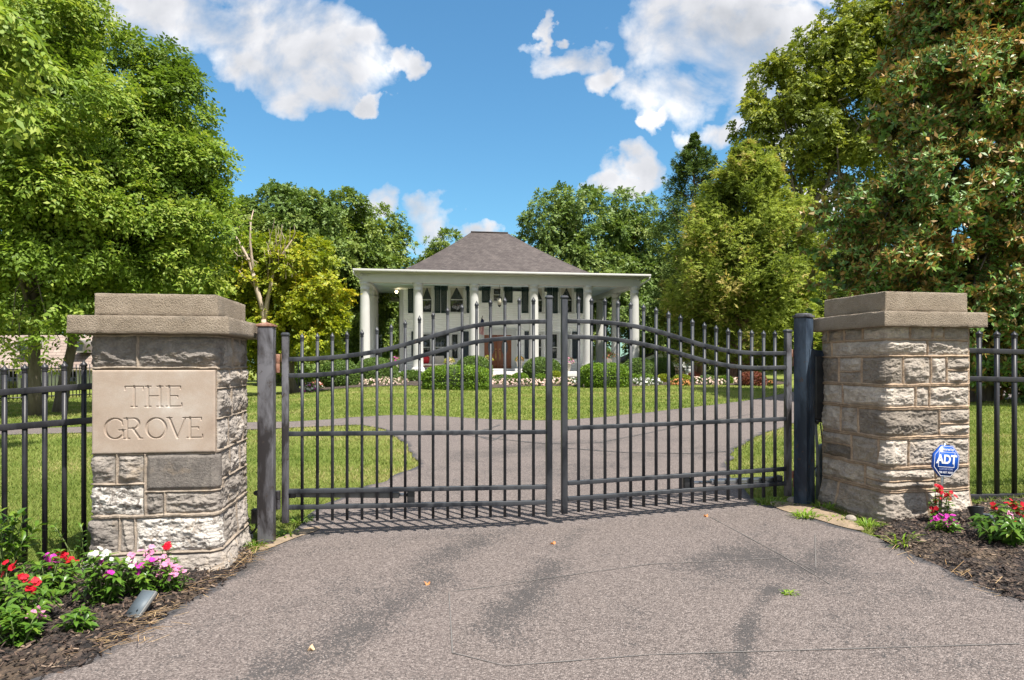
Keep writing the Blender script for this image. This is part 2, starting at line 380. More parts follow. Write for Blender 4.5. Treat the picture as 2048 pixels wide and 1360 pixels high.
def asphalt():
    m, nt, b = nodes('worn_asphalt'); co = objco(nt)
    v = nt.nodes.new('ShaderNodeTexVoronoi'); v.inputs['Scale'].default_value = 118; nt.links.new(co, v.inputs['Vector'])
    sep = nt.nodes.new('ShaderNodeSeparateColor'); nt.links.new(v.outputs['Color'], sep.inputs[0])
    agg = ramp(nt, sep.outputs[0], [(0.0, (0.086, 0.071, 0.067)), (0.3, (0.150, 0.123, 0.113)), (0.7, (0.202, 0.167, 0.154)), (1.0, (0.292, 0.248, 0.229))])
    big = noise(nt, 0.75, 6, 0.62, co, 0.5); md = noise(nt, 3.2, 6, 0.7, co, 0.3)
    fine = noise(nt, 62, 3, 0.75, co)
    sa = nt.nodes.new('ShaderNodeAttribute'); sa.attribute_name = 'stain'
    k = math_(nt, 'ADD', math_(nt, 'MULTIPLY', big, 0.42), math_(nt, 'ADD', math_(nt, 'MULTIPLY', md, 0.34), math_(nt, 'MULTIPLY', fine, 0.34)))
    k = math_(nt, 'ADD', k, math_(nt, 'MULTIPLY', sa.outputs['Fac'], 0.21))
    k = math_(nt, 'ADD', k, math_(nt, 'MULTIPLY', math_(nt, 'SUBTRACT', sep.outputs[1], 0.5), 0.17))
    c = mixc(nt, ramp(nt, k, [(0.645, (0, 0, 0)), (0.675, (0.85, 0.85, 0.85))]), agg, (0.062, 0.058, 0.058))
    # gaps between pebbles
    c = mixc(nt, ramp(nt, v.outputs['Distance'], [(0.5, (0, 0, 0)), (0.85, (0.5, 0.5, 0.5))]), c, (0.07, 0.06, 0.056))
    # far part of the drive is a smoother grey; edges sealed dark
    e = nt.nodes.new('ShaderNodeAttribute'); e.attribute_name = 'rnd'
    ed = math_(nt, 'ADD', e.outputs['Fac'], math_(nt, 'MULTIPLY', math_(nt, 'SUBTRACT', noise(nt, 4, 5, 0.7, co), 0.5), 1.1))
    c = mixc(nt, ramp(nt, ed, [(0.75, (0, 0, 0)), (0.95, (0.9, 0.9, 0.9))]), c, (0.055, 0.055, 0.06))
    nt.links.new(c, b.inputs['Base Color']); b.inputs['Roughness'].default_value = 0.85; b.inputs['Specular IOR Level'].default_value = 0.3
    bump(nt, b, math_(nt, 'ADD', math_(nt, 'MULTIPLY', v.outputs['Distance'], -1.0), fine), 0.9, 0.008)
    return m
M['asphalt'] = asphalt()
def lawn():
    m, nt, b = nodes('mown_lawn'); co = objco(nt)
    st = objco(nt, (0.35, 1.6, 1))
    f = math_(nt, 'ADD', math_(nt, 'MULTIPLY', noise(nt, 0.5, 6, 0.65, co), 0.45), math_(nt, 'ADD', math_(nt, 'MULTIPLY', noise(nt, 1.6, 5, 0.65, st), 0.35), math_(nt, 'MULTIPLY', noise(nt, 30, 4, 0.75, st), 0.3)))
    c = ramp(nt, f, [(0.38, (0.112, 0.167, 0.028)), (0.52, (0.191, 0.237, 0.051)), (0.62, (0.256, 0.274, 0.076)), (0.74, (0.353, 0.316, 0.130))])
    c = mixc(nt, 0.6, c, ramp(nt, noise(nt, 90, 3, 0.8, st), [(0.3, (0.55, 0.6, 0.5)), (0.7, (1.4, 1.35, 1.3))]), 'MULTIPLY')
    nt.links.new(c, b.inputs['Base Color']); b.inputs['Roughness'].default_value = 0.95; b.inputs['Specular IOR Level'].default_value = 0.1
    bump(nt, b, math_(nt, 'ADD', noise(nt, 60, 4, 0.8, co), noise(nt, 14, 4, 0.7, co)), 1.0, 0.04)
    return m
M['lawn'] = lawn()
def mulchmat():
    m, nt, b = nodes('dark_mulch'); co = objco(nt)
    v = nt.nodes.new('ShaderNodeTexVoronoi'); v.inputs['Scale'].default_value = 55; v.inputs['Randomness'].default_value = 1
    mp = nt.nodes.new('ShaderNodeMapping'); mp.inputs['Scale'].default_value = (1, 0.5, 1); nt.links.new(co, mp.inputs[0]); nt.links.new(mp.outputs[0], v.inputs['Vector'])
    sep = nt.nodes.new('ShaderNodeSeparateColor'); nt.links.new(v.outputs['Color'], sep.inputs[0])
    c = ramp(nt, sep.outputs[0], [(0, (0.012, 0.01, 0.01)), (0.5, (0.045, 0.032, 0.028)), (0.85, (0.10, 0.07, 0.055)), (1, (0.22, 0.16, 0.11))])
    c = mixc(nt, ramp(nt, noise(nt, 2.2, 5, 0.65, co), [(0.5, (0, 0, 0)), (0.68, (0.6, 0.6, 0.6))]), c, (0.17, 0.115, 0.07))
    nt.links.new(c, b.inputs['Base Color']); b.inputs['Roughness'].default_value = 0.9
    bump(nt, b, math_(nt, 'ADD', v.outputs['Distance'], noise(nt, 40, 5, 0.7, co)), 1.0, 0.03)
    return m
M['mulch'] = mulchmat()
M['dirt'] = simple('dry_dirt', (0.30, 0.22, 0.15), (0.2, 0.15, 0.1), 9, 0.95, 0.8, 60)
M['cut'] = simple('sawcut_sealant', (0.17, 0.155, 0.145), (0.125, 0.115, 0.108), 30, 0.6)
M['tar'] = simple('black_tar_seam', (0.045, 0.043, 0.045), (0.09, 0.085, 0.08), 12, 0.7)
# ------------------------------------------------------------------ foliage
def unit(V):
    return V / np.maximum(np.linalg.norm(V, axis=-1, keepdims=True), 1e-9)
def rdir(rng, n):
    return unit(rng.normal(size=(n, 3)))
def leafquads(base, axis, nrm, l, w, fold=0.25):
    """folded leaf: base, left, tip, right"""
    side = unit(np.cross(axis, nrm)); n2 = unit(np.cross(side, axis))
    l = np.asarray(l)[..., None]; w = np.asarray(w)[..., None]
    mid = base + axis * l * 0.45
    return np.stack([base, mid + side * w + n2 * w * fold, base + axis * l - n2 * l * 0.08, mid - side * w + n2 * w * fold], 1)
def subblobs(rng, lobes, per_m2, rr=(0.2, 0.4), shell=(0.72, 1.05), upbias=0.15, inner=0.25):
    """clumps spread over and through the lobes; returns centre, radius, lobe centre, tint"""
    C, S, L, T = [], [], [], []
    for lb in lobes:
        c = np.array(lb[:3]); r = np.array(lb[3:6]); m = r.mean()
        n = max(5, int(per_m2 * 4 * np.pi * m * m))
        d = rdir(rng, n); d[:, 2] += upbias; d = unit(d)
        k = rng.uniform(*shell, n); ki = rng.random(n) < inner
        k[ki] = rng.uniform(0.35, 0.75, ki.sum())
        C.append(c + d * r * k[:, None]); S.append(m * rng.uniform(*rr, n)); L.append(np.repeat(c[None], n, 0)); T.append(np.clip(rng.normal(0.5, 0.18, n) + rng.normal(0, 0.1), 0, 1))
    return np.concatenate(C), np.concatenate(S), np.concatenate(L), np.concatenate(T)
def crown(rng, lobes, nspray, leaf, m=8, spray=0.5, per_m2=0.5, droop=0.35, rr=(0.2, 0.4), aspect=0.36, flat=0.75, inner=0.25, shell=(0.72, 1.05), tvar=0.2):
    """leafy sprays: a twig with m leaflets either side, set in clumps"""
    C, S, L, T = subblobs(rng, lobes, per_m2, rr, shell, inner=inner)
    p = S ** 2; i = rng.choice(len(C), nspray, p=p / p.sum())
    out = unit(C[i] - L[i])
    d = rdir(rng, nspray) + out * 0.55 + np.array([0, 0, 0.25]); d = unit(d)
    k = rng.random(nspray) ** 0.45
    pos = C[i] + d * (S[i] * k)[:, None] * np.array([1, 1, flat])
    r = unit(d * 0.8 + rdir(rng, nspray) * 0.6 - np.array([0, 0, droop]))
    up = unit(np.array([0, 0, 0.7]) + out * 0.55 + rdir(rng, nspray) * 0.5)
    side = unit(np.cross(r, up)); nrm = unit(np.cross(side, r))
    out_q = []; rn = []
    t0 = T[i]
    for j in range(m):
        t = (j // 2 + 0.5) / ((m + 1) // 2); sg = 1 if j % 2 else -1
        b = pos + r * (spray * t) - np.array([0, 0, 1]) * (spray * droop * 0.6 * t * t)
        ax = unit(r * 0.6 + side * sg * 0.8 + rdir(rng, nspray) * 0.35 - np.array([0, 0, droop * 0.5]))
        ll = leaf * rng.uniform(0.65, 1.25, nspray)
        out_q.append(leafquads(b, ax, unit(nrm + rdir(rng, nspray) * 0.5), ll, ll * aspect))
        rn.append(np.clip(t0 + rng.normal(0, tvar, nspray), 0, 1))
    return np.concatenate(out_q), np.concatenate(rn)
def rosettes(rng, lobes, n, leaf, m=8, per_m2=1.0, rr=(0.2, 0.35), aspect=0.2, inner=0.2):
    C, S, L, T = subblobs(rng, lobes, per_m2, rr, (0.52, 0.8), 0.1, inner)
    p = S ** 2; i = rng.choice(len(C), n, p=p / p.sum())
    out = unit(C[i] - L[i]); d = unit(rdir(rng, n) + out * 0.8 + np.array([0, 0, 0.2]))
    pos = C[i] + d * (S[i] * rng.random(n) ** 0.35)[:, None]
    ax0 = unit(d + np.array([0, 0, 0.35])); q = []; rn = []
    for j in range(m):
        ax = unit(ax0 * 0.5 + rdir(rng, n) * 0.95)
        nr = unit(ax0 + rdir(rng, n) * 0.35) * np.where(rng.random(n) < 0.22 + 0.16 * (T[i] > 0.62), -1.0, 1.0)[:, None]
        ll = leaf * rng.uniform(0.7, 1.2, n)
        q.append(leafquads(pos, ax, nr, ll, ll * aspect, 0.35)); rn.append(np.clip(T[i] + rng.normal(0, 0.22, n), 0, 1))
    return np.concatenate(q), np.concatenate(rn)
def leaf_obj(name, q, rn, mat, parent, extra=None):
    n = len(q); V = q.reshape(-1, 3) - np.array(ORG[parent.name]); r = np.repeat(rn, 4)
    Fq = np.arange(4 * n).reshape(n, 4)
    mats = [mat]; mi = np.zeros(n, int)
    if extra is not None:     # (MB, material): inner twig mass in the same mesh
        eb, em = extra; ev = np.concatenate(eb.v) - np.array(ORG[parent.name])
        fs = [Fq]; ms = [mi]
        for k in eb.f:
            ff = np.concatenate(eb.f[k]) + len(V)
            if k == 4: fs[0] = np.concatenate([fs[0], ff]); ms[0] = np.concatenate([ms[0], np.ones(len(ff), int)])
            else: fs.append(ff); ms.append(np.ones(len(ff), int))
        V = np.concatenate([V, ev]); r = np.concatenate([r, np.full(len(ev), 0.1)])
        me = np_mesh(name, V, fs, [mat, em], r, np.concatenate(ms))
    else:
        me = np_mesh(name, V, [Fq], mats, r, mi)
    return link(name, me, parent)
def limb_path(rng, a, b, n=6, wob=0.06, sag=0.0):
    a = np.array(a, float); b = np.array(b, float); L = np.linalg.norm(b - a)
    t = np.linspace(0, 1, n)[:, None]
    P = a + (b - a) * t + rng.normal(0, wob * L, (n, 3)) * (np.sin(t * np.pi)) + np.array([0, 0, 1.0]) * sag * L * (t * (1 - t))
    return P
def trunk_mb(rng, base, top, r0, r1, targets, limb_r=0.4, n=9, wob=0.02, fork=(0.35, 0.85), twigs=0):
    mb = MB(); P = limb_path(rng, base, top, n, wob); rad = np.linspace(r0, r1, n) ; rad[0] *= 1.35; 
    mb.tube(P, list(rad), 10)
    for t in targets:
        k = rng.uniform(*fork) * (n - 1); i = int(k); s = P[i]
        q = limb_path(rng, s, t, 6, 0.07, 0.15); rr = rad[i] * limb_r * rng.uniform(0.8, 1.2)
        mb.tube(q, list(np.linspace(rr, rr * 0.2, 6)), 7)
        for _ in range(twigs):
            j = rng.integers(2, 5); e = np.array(q[j]) + rdir(rng, 1)[0] * np.linalg.norm(np.array(t) - s) * 0.35 + np.array([0, 0, 0.3])
            mb.tube(limb_path(rng, q[j], e, 4, 0.06), list(np.linspace(rr * 0.4, rr * 0.08, 4)), 5)
    return mb
def lobes_px(d, items, dy=0.0):
    """items: (px, py, rx_px, ry_px[, depth offset m]) -> world ellipsoids at distance d"""
    out = []
    for it in items:
        px, py, rx, ry = it[:4]; dd = d + (it[4] if len(it) > 4 else 0)
        p = at(px, py, dd); k = dd / F
        out.append((p.x, p.y, p.z, rx * k, (rx * k + ry * k) / 2 * 0.9, ry * k))
    return out
def make_tree(name, label, base, lobes, mat, bark, rng, nspray, leaf, r0=0.25, group=None, trunk_top=None, **kw):
    t = thing(name, tuple(base), label, 'tree', group)
    top = trunk_top or (np.mean([l[0] for l in lobes]), np.mean([l[1] for l in lobes]), max(l[2] for l in lobes))
    trunk_mb(rng, np.array(base) - np.array([0, 0, 0.15]), top, r0, r0 * 0.25, [l[:3] for l in lobes]).build('trunk', M[bark], t, True)
    q, rn = crown(rng, lobes, nspray, leaf, **kw)
    leaf_obj('crown', q, rn, M[mat], t)
    return t
def copy_tree(o, loc, rz, sc, label, group=None):
    c = o.copy(); COL.objects.link(c); c.location = loc; c.rotation_euler = (0, 0, rz); c.scale = sc; c['label'] = label
    if group: c['group'] = group
    for ch in o.children:
        k = ch.copy(); COL.objects.link(k); k.parent = c
    return c

# ------------------------------------------------------------------ polygons on the ground
def inpoly(poly, X, Y):
    poly = np.asarray(poly, float); n = len(poly); c = np.zeros(np.shape(X), bool)
    j = n - 1
    for i in range(n):
        xi, yi = poly[i]; xj, yj = poly[j]
        if yi != yj:
            c ^= ((yi > Y) != (yj > Y)) & (X < (xj - xi) * (Y - yi) / (yj - yi) + xi)
        j = i
    return c
def near_on_poly(poly, P):
    poly = np.asarray(poly, float); best = np.full(len(P), 1e9); bp = P.copy()
    for i in range(len(poly)):
        a = poly[i]; b = poly[(i + 1) % len(poly)]; ab = b - a
        t = np.clip(((P - a) @ ab) / max(ab @ ab, 1e-12), 0, 1); q = a + t[:, None] * ab
        d = np.linalg.norm(P - q, axis=1); m = d < best; best[m] = d[m]; bp[m] = q[m]
    return bp, best
def smooth_poly(pts, it=2):
    p = np.asarray(pts, float)
    for _ in range(it):
        q = np.roll(p, -1, 0); p = np.stack([0.75 * p + 0.25 * q, 0.25 * p + 0.75 * q], 1).reshape(-1, 2)
    return p
def sheet(name, poly, step, lift, mat, kind='structure', parent=None, hfun=None, edge_attr=False, ygrow=0.0, jitter=0.0):
    poly = np.asarray(poly, float)
    x0, y0 = poly.min(0) - step; x1, y1 = poly.max(0) + step
    ys = [y0]
    while ys[-1] < y1: ys.append(ys[-1] + step * (1 + ygrow * max(0, ys[-1] - 6)))
    ys = np.array(ys); xs = np.arange(x0, x1 + step, step)
    X, Y = np.meshgrid(xs, ys)
    cx = (X[:-1, :-1] + X[1:, 1:]) / 2; cy = (Y[:-1, :-1] + Y[1:, 1:]) / 2
    m = inpoly(poly, cx, cy)
    idx = np.arange(X.size).reshape(X.shape)
    q = np.stack([idx[:-1, :-1], idx[:-1, 1:], idx[1:, 1:], idx[1:, :-1]], -1)[m]
    cnt = np.bincount(q.ravel(), minlength=X.size)
    used = np.where(cnt > 0)[0]; re = np.full(X.size, -1); re[used] = np.arange(len(used)); q = re[q]
    P = np.stack([X.ravel()[used], Y.ravel()[used]], 1)
    bd = cnt[used] < 4
    P[bd] = near_on_poly(poly, P[bd])[0]
    dist = near_on_poly(poly, P)[1]
    Z = G(P[:, 0], P[:, 1]) + lift
    if hfun is not None: Z = Z + hfun(P, dist)
    me = np_mesh(name, np.column_stack([P, Z]), [q], [mat], np.clip(1 - dist / 0.35, 0, 1) if edge_attr else None)
    o = link(name, me, parent)
    if kind: o['kind'] = kind
    return o, P, Z

# lawn: one sheet to the horizon
def lawn_sheet():
    xs = np.concatenate([np.linspace(-260, -30, 24)[:-1], np.linspace(-30, -9, 43)[:-1], np.linspace(-9, 11, 160)[:-1], np.linspace(11, 34, 47)[:-1], np.linspace(34, 260, 24)])
    ys = np.concatenate([np.linspace(-120, -4, 13)[:-1], np.linspace(-4, 2, 9)[:-1], np.linspace(2, 16, 160)[:-1], np.linspace(16, 70, 90)[:-1], np.linspace(70, 420, 26)])
    X, Y = np.meshgrid(xs, ys); V = np.column_stack([X.ravel(), Y.ravel(), G(X.ravel(), Y.ravel()) - 0.012])
    idx = np.arange(X.size).reshape(X.shape)
    q = np.stack([idx[:-1, :-1], idx[:-1, 1:], idx[1:, 1:], idx[1:, :-1]], -1).reshape(-1, 4)
    o = link('lawn', np_mesh('lawn', V, [q], [M['lawn']], smooth=True)); o['kind'] = 'structure'
lawn_sheet()

def gp(pts):
    return [tuple(gnd(x, y)[:2]) for x, y in pts]
# drive outline, clockwise from the near left
dr = gp([(120, 1360), (330, 1228), (478, 1145), (500, 1112), (540, 1086), (590, 1062), (612, 1036), (690, 992), (754, 966), (800, 946), (842, 936), (838, 926), (822, 905), (800, 880), (776, 858), (722, 849), (660, 852), (560, 857), (488, 860)])
lft = [(-14, 13.4), (-20, 13.2), (-20, 14.6), (-14, 14.9)]
top = gp([(488, 846), (600, 843), (670, 838), (730, 833), (790, 830), (860, 831), (930, 836), (1010, 840), (1110, 841), (1180, 836), (1300, 825), (1400, 813), (1470, 804), (1530, 795), (1580, 785), (1640, 773)])
rgt = [(16, 27.6), (24, 34), (27, 31), (18, 22)]
bot = gp([(1640, 828), (1587, 847), (1521, 869), (1484, 890), (1462, 910), (1455, 935), (1478, 972), (1500, 1000), (1535, 1010), (1590, 1022), (1660, 1050), (1740, 1068), (1800, 1100), (1860, 1122), (1950, 1168), (2048, 1205)])
near = [(3.5, 3.2), (5.0, 2.2), (9, -1), (14, -8), (-14, -8), (-6.5, 0), (-2.9, 2.6)]
DRIVE = smooth_poly(dr + lft + top + rgt + bot + near, 3)
_d3 = np.column_stack([DRIVE, np.zeros(len(DRIVE))])
DRIVE = DRIVE + np.column_stack([vnoise(_d3, 2.2, 1, 3) - 0.5, vnoise(_d3, 2.2, 2, 3) - 0.5]) * 0.22 * sm(5.0, 6.5, DRIVE[:, 1])[:, None]
dw, DP, DZ = sheet('driveway', DRIVE, 0.06, 0.004, M['asphalt'], edge_attr=True, ygrow=0.12)
stn = np.zeros(len(DP))
for pts, w_, k_ in (([(1545, 1180), (1510, 1215), (1490, 1265), (1480, 1345)], 0.055, 1.0), ([(1425, 1305), (1442, 1350)], 0.05, 0.8), ([(860, 1135), (920, 1095), (1000, 1062)], 0.2, 0.62), ([(560, 1345), (680, 1290), (780, 1220), (870, 1150)], 0.2, 0.62), ([(990, 1250), (1060, 1190), (1110, 1130)], 0.17, 0.66), ([(1640, 1140), (1480, 1110), (1380, 1130)], 0.2, 0.5),
                   ([(470, 1150), (510, 1110), (560, 1086), (640, 1070)], 0.10, 1.0), ([(1254, 1288), (1262, 1290)], 0.035, 1.0), ([(1700, 1080), (1600, 1130)], 0.15, 0.45), ([(1960, 1150), (2040, 1190)], 0.07, 0.8), ([(1130, 1095), (1160, 1060)], 0.1, 0.6), ([(960, 905), (1100, 900), (1300, 880)], 0.8, 0.4), ([(1000, 960), (1200, 930), (1450, 900)], 0.7, 0.35)):
    E = [np.array(gnd(*p)[:2]) for p in pts]
    for a, b in zip(E[:-1], E[1:]):
        ab = b - a; t = np.clip(((DP - a) @ ab) / max(ab @ ab, 1e-9), 0, 1); dd = np.linalg.norm(DP - a - t[:, None] * ab, axis=1)
        stn = np.maximum(stn, k_ * np.exp(-(dd / w_) ** 2))
_a = dw.data.attributes.new('stain', 'FLOAT', 'POINT'); _a.data.foreach_set('value', stn.astype(np.float32))
# saw cuts of the vehicle loop and the tar seams across the drive
def strip(name, pts, w, mat, lift=0.008, dens=0.12):
    P = [Vector(p) for p in pts]; out = []
    for a, b in zip(P[:-1], P[1:]):
        n = max(1, int((b - a).length / dens))
        out += [a.lerp(b, i / n) for i in range(n)]
    out.append(P[-1]); mb = MB(); g = []
    for i, p in enumerate(out):
        d = (out[min(i + 1, len(out) - 1)] - out[max(i - 1, 0)]); d.z = 0; d.normalize(); s = Vector((-d.y, d.x, 0))
        ww = w * (0.6 + 0.8 * abs(math.sin(i * 1.7) * math.cos(i * 0.61)))
        g.append([tuple(Vector((q.x, q.y, float(G(q.x, q.y)) + lift))) for q in (p - s * ww / 2, p + s * ww / 2)])
    mb.grid(np.array(g)); return mb
cuts = MB()
for pts in ([(898, 1185), (905, 1308), (1010, 1334), (1300, 1312), (2040, 1290)], [(1630, 1070), (1632, 1145), (1600, 1128)], [(1420, 1035), (1560, 1110), (1660, 1170)], [(905, 1185), (1080, 1160), (1300, 1130), (1560, 1118)]):
    s = strip('c', [gnd(*p) for p in pts], 0.007, None)
    cuts.add(np.concatenate(s.v), [np.concatenate(s.f[4])])
o = cuts.build('loop_saw_cuts', M['cut']); o['kind'] = 'structure'
tar = MB()
for pts in ([(890, 866), (960, 874), (1010, 880), (1090, 888), (1200, 886), (1290, 868), (1370, 850), (1440, 838), (1510, 828)], [(1120, 896), (1250, 906), (1390, 908), (1452, 904)], [(905, 872), (980, 858), (1000, 850)], [(960, 874), (985, 882), (1005, 872)]):
    s = strip('t', [gnd(*p) for p in pts], 0.05, None, 0.009)
    tar.add(np.concatenate(s.v), [np.concatenate(s.f[4])])
o = tar.build('tar_seams', M['tar']); o['kind'] = 'structure'

# mulch beds by the pillars and the long bed before the house
def mound(h, seed):
    def f(P, d):
        n = vnoise(np.column_stack([P, np.zeros(len(P))]), 5, seed, 3); n2 = vnoise(np.column_stack([P, np.zeros(len(P))]), 22, seed + 1, 2)
        e = np.clip(d / 0.18, 0, 1)
        return e * (h + 0.05 * (n - 0.5) + 0.035 * (n2 - 0.5))
    return f
BED_L = smooth_poly(gp([(150, 1345), (330, 1232), (478, 1150), (505, 1118), (500, 1090), (440, 1080)]) + [(-2.2, 5.0), (-2.9, 4.75), (-3.8, 4.5), (-5.2, 4.1), (-6.5, 3.0), (-5, 1.6)] + gp([(60, 1360)]), 1)
BED_R = smooth_poly(gp([(1742, 1062), (1765, 1078), (1805, 1104), (1860, 1126), (1950, 1170), (2048, 1208)]) + [(3.6, 3.3), (5.0, 2.6), (8, 3.6), (8, 5.6), (5.2, 5.8), (4.1, 5.75), (3.5, 5.42), (3.12, 5.3)], 1)
_, MLP, MLZ = sheet('mulch_bed', BED_L, 0.035, 0.0, M['mulch'], hfun=mound(0.035, 3))
_, MRP, MRZ = sheet('mulch_bed', BED_R, 0.035, 0.0, M['mulch'], hfun=mound(0.06, 5))
BED_H = smooth_poly(gp([(600, 786), (680, 777), (760, 773), (840, 771), (900, 778), (980, 777), (1060, 771.5), (1150, 772), (1230, 774), (1310, 770.5), (1420, 769.5), (1500, 770.5), (1560, 770)]) + [(14.5, 34), (14.5, 40.5), (8, 41.5), (-2, 40), (-9.3, 38.5), (-13, 36.5)], 2)
sheet('flower_bed_soil', BED_H, 0.25, 0.01, M['mulch'], hfun=lambda P, d: 0.08 * np.clip(d / 1.0, 0, 1))
DIRT = smooth_poly(gp([(515, 1098), (550, 1080), (600, 1060), (640, 1053), (640, 1062), (600, 1074), (560, 1090), (520, 1106)]), 2)
sheet('dirt_patch', DIRT, 0.03, 0.010, M['dirt'], hfun=mound(0.012, 8))
DIRT2 = smooth_poly(gp([(1530, 1004), (1580, 1006), (1640, 1012), (1700, 1040), (1740, 1066), (1690, 1058), (1620, 1036), (1560, 1022)]), 2)
sheet('dirt_patch', DIRT2, 0.03, 0.010, M['dirt'], hfun=mound(0.015, 9))

# bark chips and straw lying on the near beds: uncountable
def chips(name, polys, n, seed, rng):
    Q = []; Rn = []
    for P, Z in polys:
        k = n // len(polys)
        i = rng.choice(len(P), k)
        p = np.column_stack([P[i] + rng.uniform(-0.02, 0.02, (k, 2)), Z[i] + rng.uniform(0.0, 0.02, k)])
        a = rng.uniform(0, 2 * np.pi, k); ax = unit(np.column_stack([np.cos(a), np.sin(a), rng.normal(0, 0.35, k)]))
        nr = unit(np.column_stack([rng.normal(0, 0.5, k), rng.normal(0, 0.5, k), np.ones(k)]))
        l = rng.uniform(0.012, 0.042, k); w = rng.uniform(0.002, 0.006, k)
        s = unit(np.cross(ax, nr))
        Q.append(np.stack([p - s * w[:, None], p + ax * l[:, None] - s * w[:, None], p + ax * l[:, None] + s * w[:, None], p + s * w[:, None]], 1)); Rn.append(rng.random(k) ** 1.4)
    Q = np.concatenate(Q); Rn = np.concatenate(Rn)
    me = np_mesh(name, Q.reshape(-1, 3), [np.arange(len(Q) * 4).reshape(-1, 4)], [M['chips']], np.repeat(Rn, 4))
    o = link(name, me); tag(o, 'loose dark bark mulch chips covering the beds beside both pillars', 'mulch', kind='stuff')
chips('bark_chips', [(MLP, MLZ), (MRP, MRZ)], 42000, 1, RNG)
def straw(rng):
    Q = []; Rn = []
    for edge, n in ((gp([(140, 1330), (330, 1218), (470, 1140), (500, 1105)]), 150), (gp([(250, 1330), (300, 1240)]), 30), (gp([(1780, 1095), (1900, 1150), (2040, 1205)]), 30)):
        E = np.array(edge); k = rng.integers(0, len(E) - 1, n); t = rng.random(n)[:, None]
        p = E[k] * (1 - t) + E[k + 1] * t + rng.normal(0, 0.07, (n, 2)) + np.array([-0.03, 0.05])
        P = np.column_stack([p, G(p[:, 0], p[:, 1]) + rng.uniform(0.012, 0.05, n)])
        a = rng.normal(0.6, 0.8, n); ax = unit(np.column_stack([np.cos(a), np.sin(a), rng.normal(0, 0.15, n)]))
        l = rng.uniform(0.04, 0.16, n); s = unit(np.cross(ax, np.array([0, 0, 1.0]))) * 0.0016
        Q.append(np.stack([P - s, P + ax * l[:, None] - s, P + ax * l[:, None] + s, P + s], 1)); Rn.append(rng.random(n))
    Q = np.concatenate(Q)
    me = np_mesh('dry_grass', Q.reshape(-1, 3), [np.arange(len(Q) * 4).reshape(-1, 4)], [M['straw']], np.repeat(np.concatenate(Rn), 4))
    tag(link('dry_grass', me), 'dry tan straw and dead grass strewn along the mulch edges', 'straw', kind='stuff')
straw(RNG)
def grass(rng):
    n = 420000
    y = 2.8 * (30 / 2.8) ** (rng.random(n) ** 0.85); x = rng.uniform(-0.83, 0.83, n) * y
    bad = inpoly(DRIVE, x, y) | inpoly(BED_H, x, y) | inpoly(BED_L, x, y) | inpoly(BED_R, x, y) | inpoly(DIRT2, x, y) & (rng.random(n) < 0.6) | inpoly(DIRT, x, y) & (rng.random(n) < 0.9)
    k = ~bad & ~((y < 5.0) & (x > -2.6) & (x < 3)); x, y = x[k], y[k]; n = len(x)
    P = np.column_stack([x, y, G(x, y) - 0.014]); s = np.clip(y / 7, 1, 3.2)
    a = rng.uniform(0, 6.283, n); h = rng.uniform(0.022, 0.05, n) * (0.8 + 0.2 * s)
    lean = np.column_stack([np.cos(a), np.sin(a), np.zeros(n)])
    tip = P + lean * (h * rng.uniform(0.3, 1.1, n))[:, None] + np.array([0, 0, 1.0]) * h[:, None]
    b = rng.uniform(0, 6.283, n); w = np.column_stack([np.cos(b), np.sin(b), np.zeros(n)]) * (0.0042 * s)[:, None]
    V = np.stack([P - w, P + w, tip], 1)
    pt = vnoise(np.column_stack([x * 0.5, y * 1.5, 0 * x]), 0.9, 4, 4)
    r = np.clip(0.42 + (pt - 0.47) * 2.0 + rng.normal(0, 0.2, n), 0, 1)
    nr_ = (y < 17); ee = np.array(dr + lft[:1]); e2 = np.array(bot); PX = np.column_stack([x, y])[nr_]; dmin = np.full(len(PX), 9.0)
    for E in (ee, e2):
        for a_, b_ in zip(E[:-1], E[1:]):
            ab = b_ - a_; t = np.clip(((PX - a_) @ ab) / max(ab @ ab, 1e-9), 0, 1); dmin = np.minimum(dmin, np.linalg.norm(PX - a_ - t[:, None] * ab, axis=1))
    r[nr_] = np.clip(r[nr_] + 0.55 * np.exp(-dmin / 0.28) * rng.random(len(PX)), 0, 1)
    me = np_mesh('grass', V.reshape(-1, 3), [np.arange(n * 3).reshape(-1, 3)], [M['grass']], np.repeat(r, 3))
    tag(link('grass', me), 'short mown grass of the lawn beyond the gate and fences', 'grass', kind='stuff')
grass(RNG)
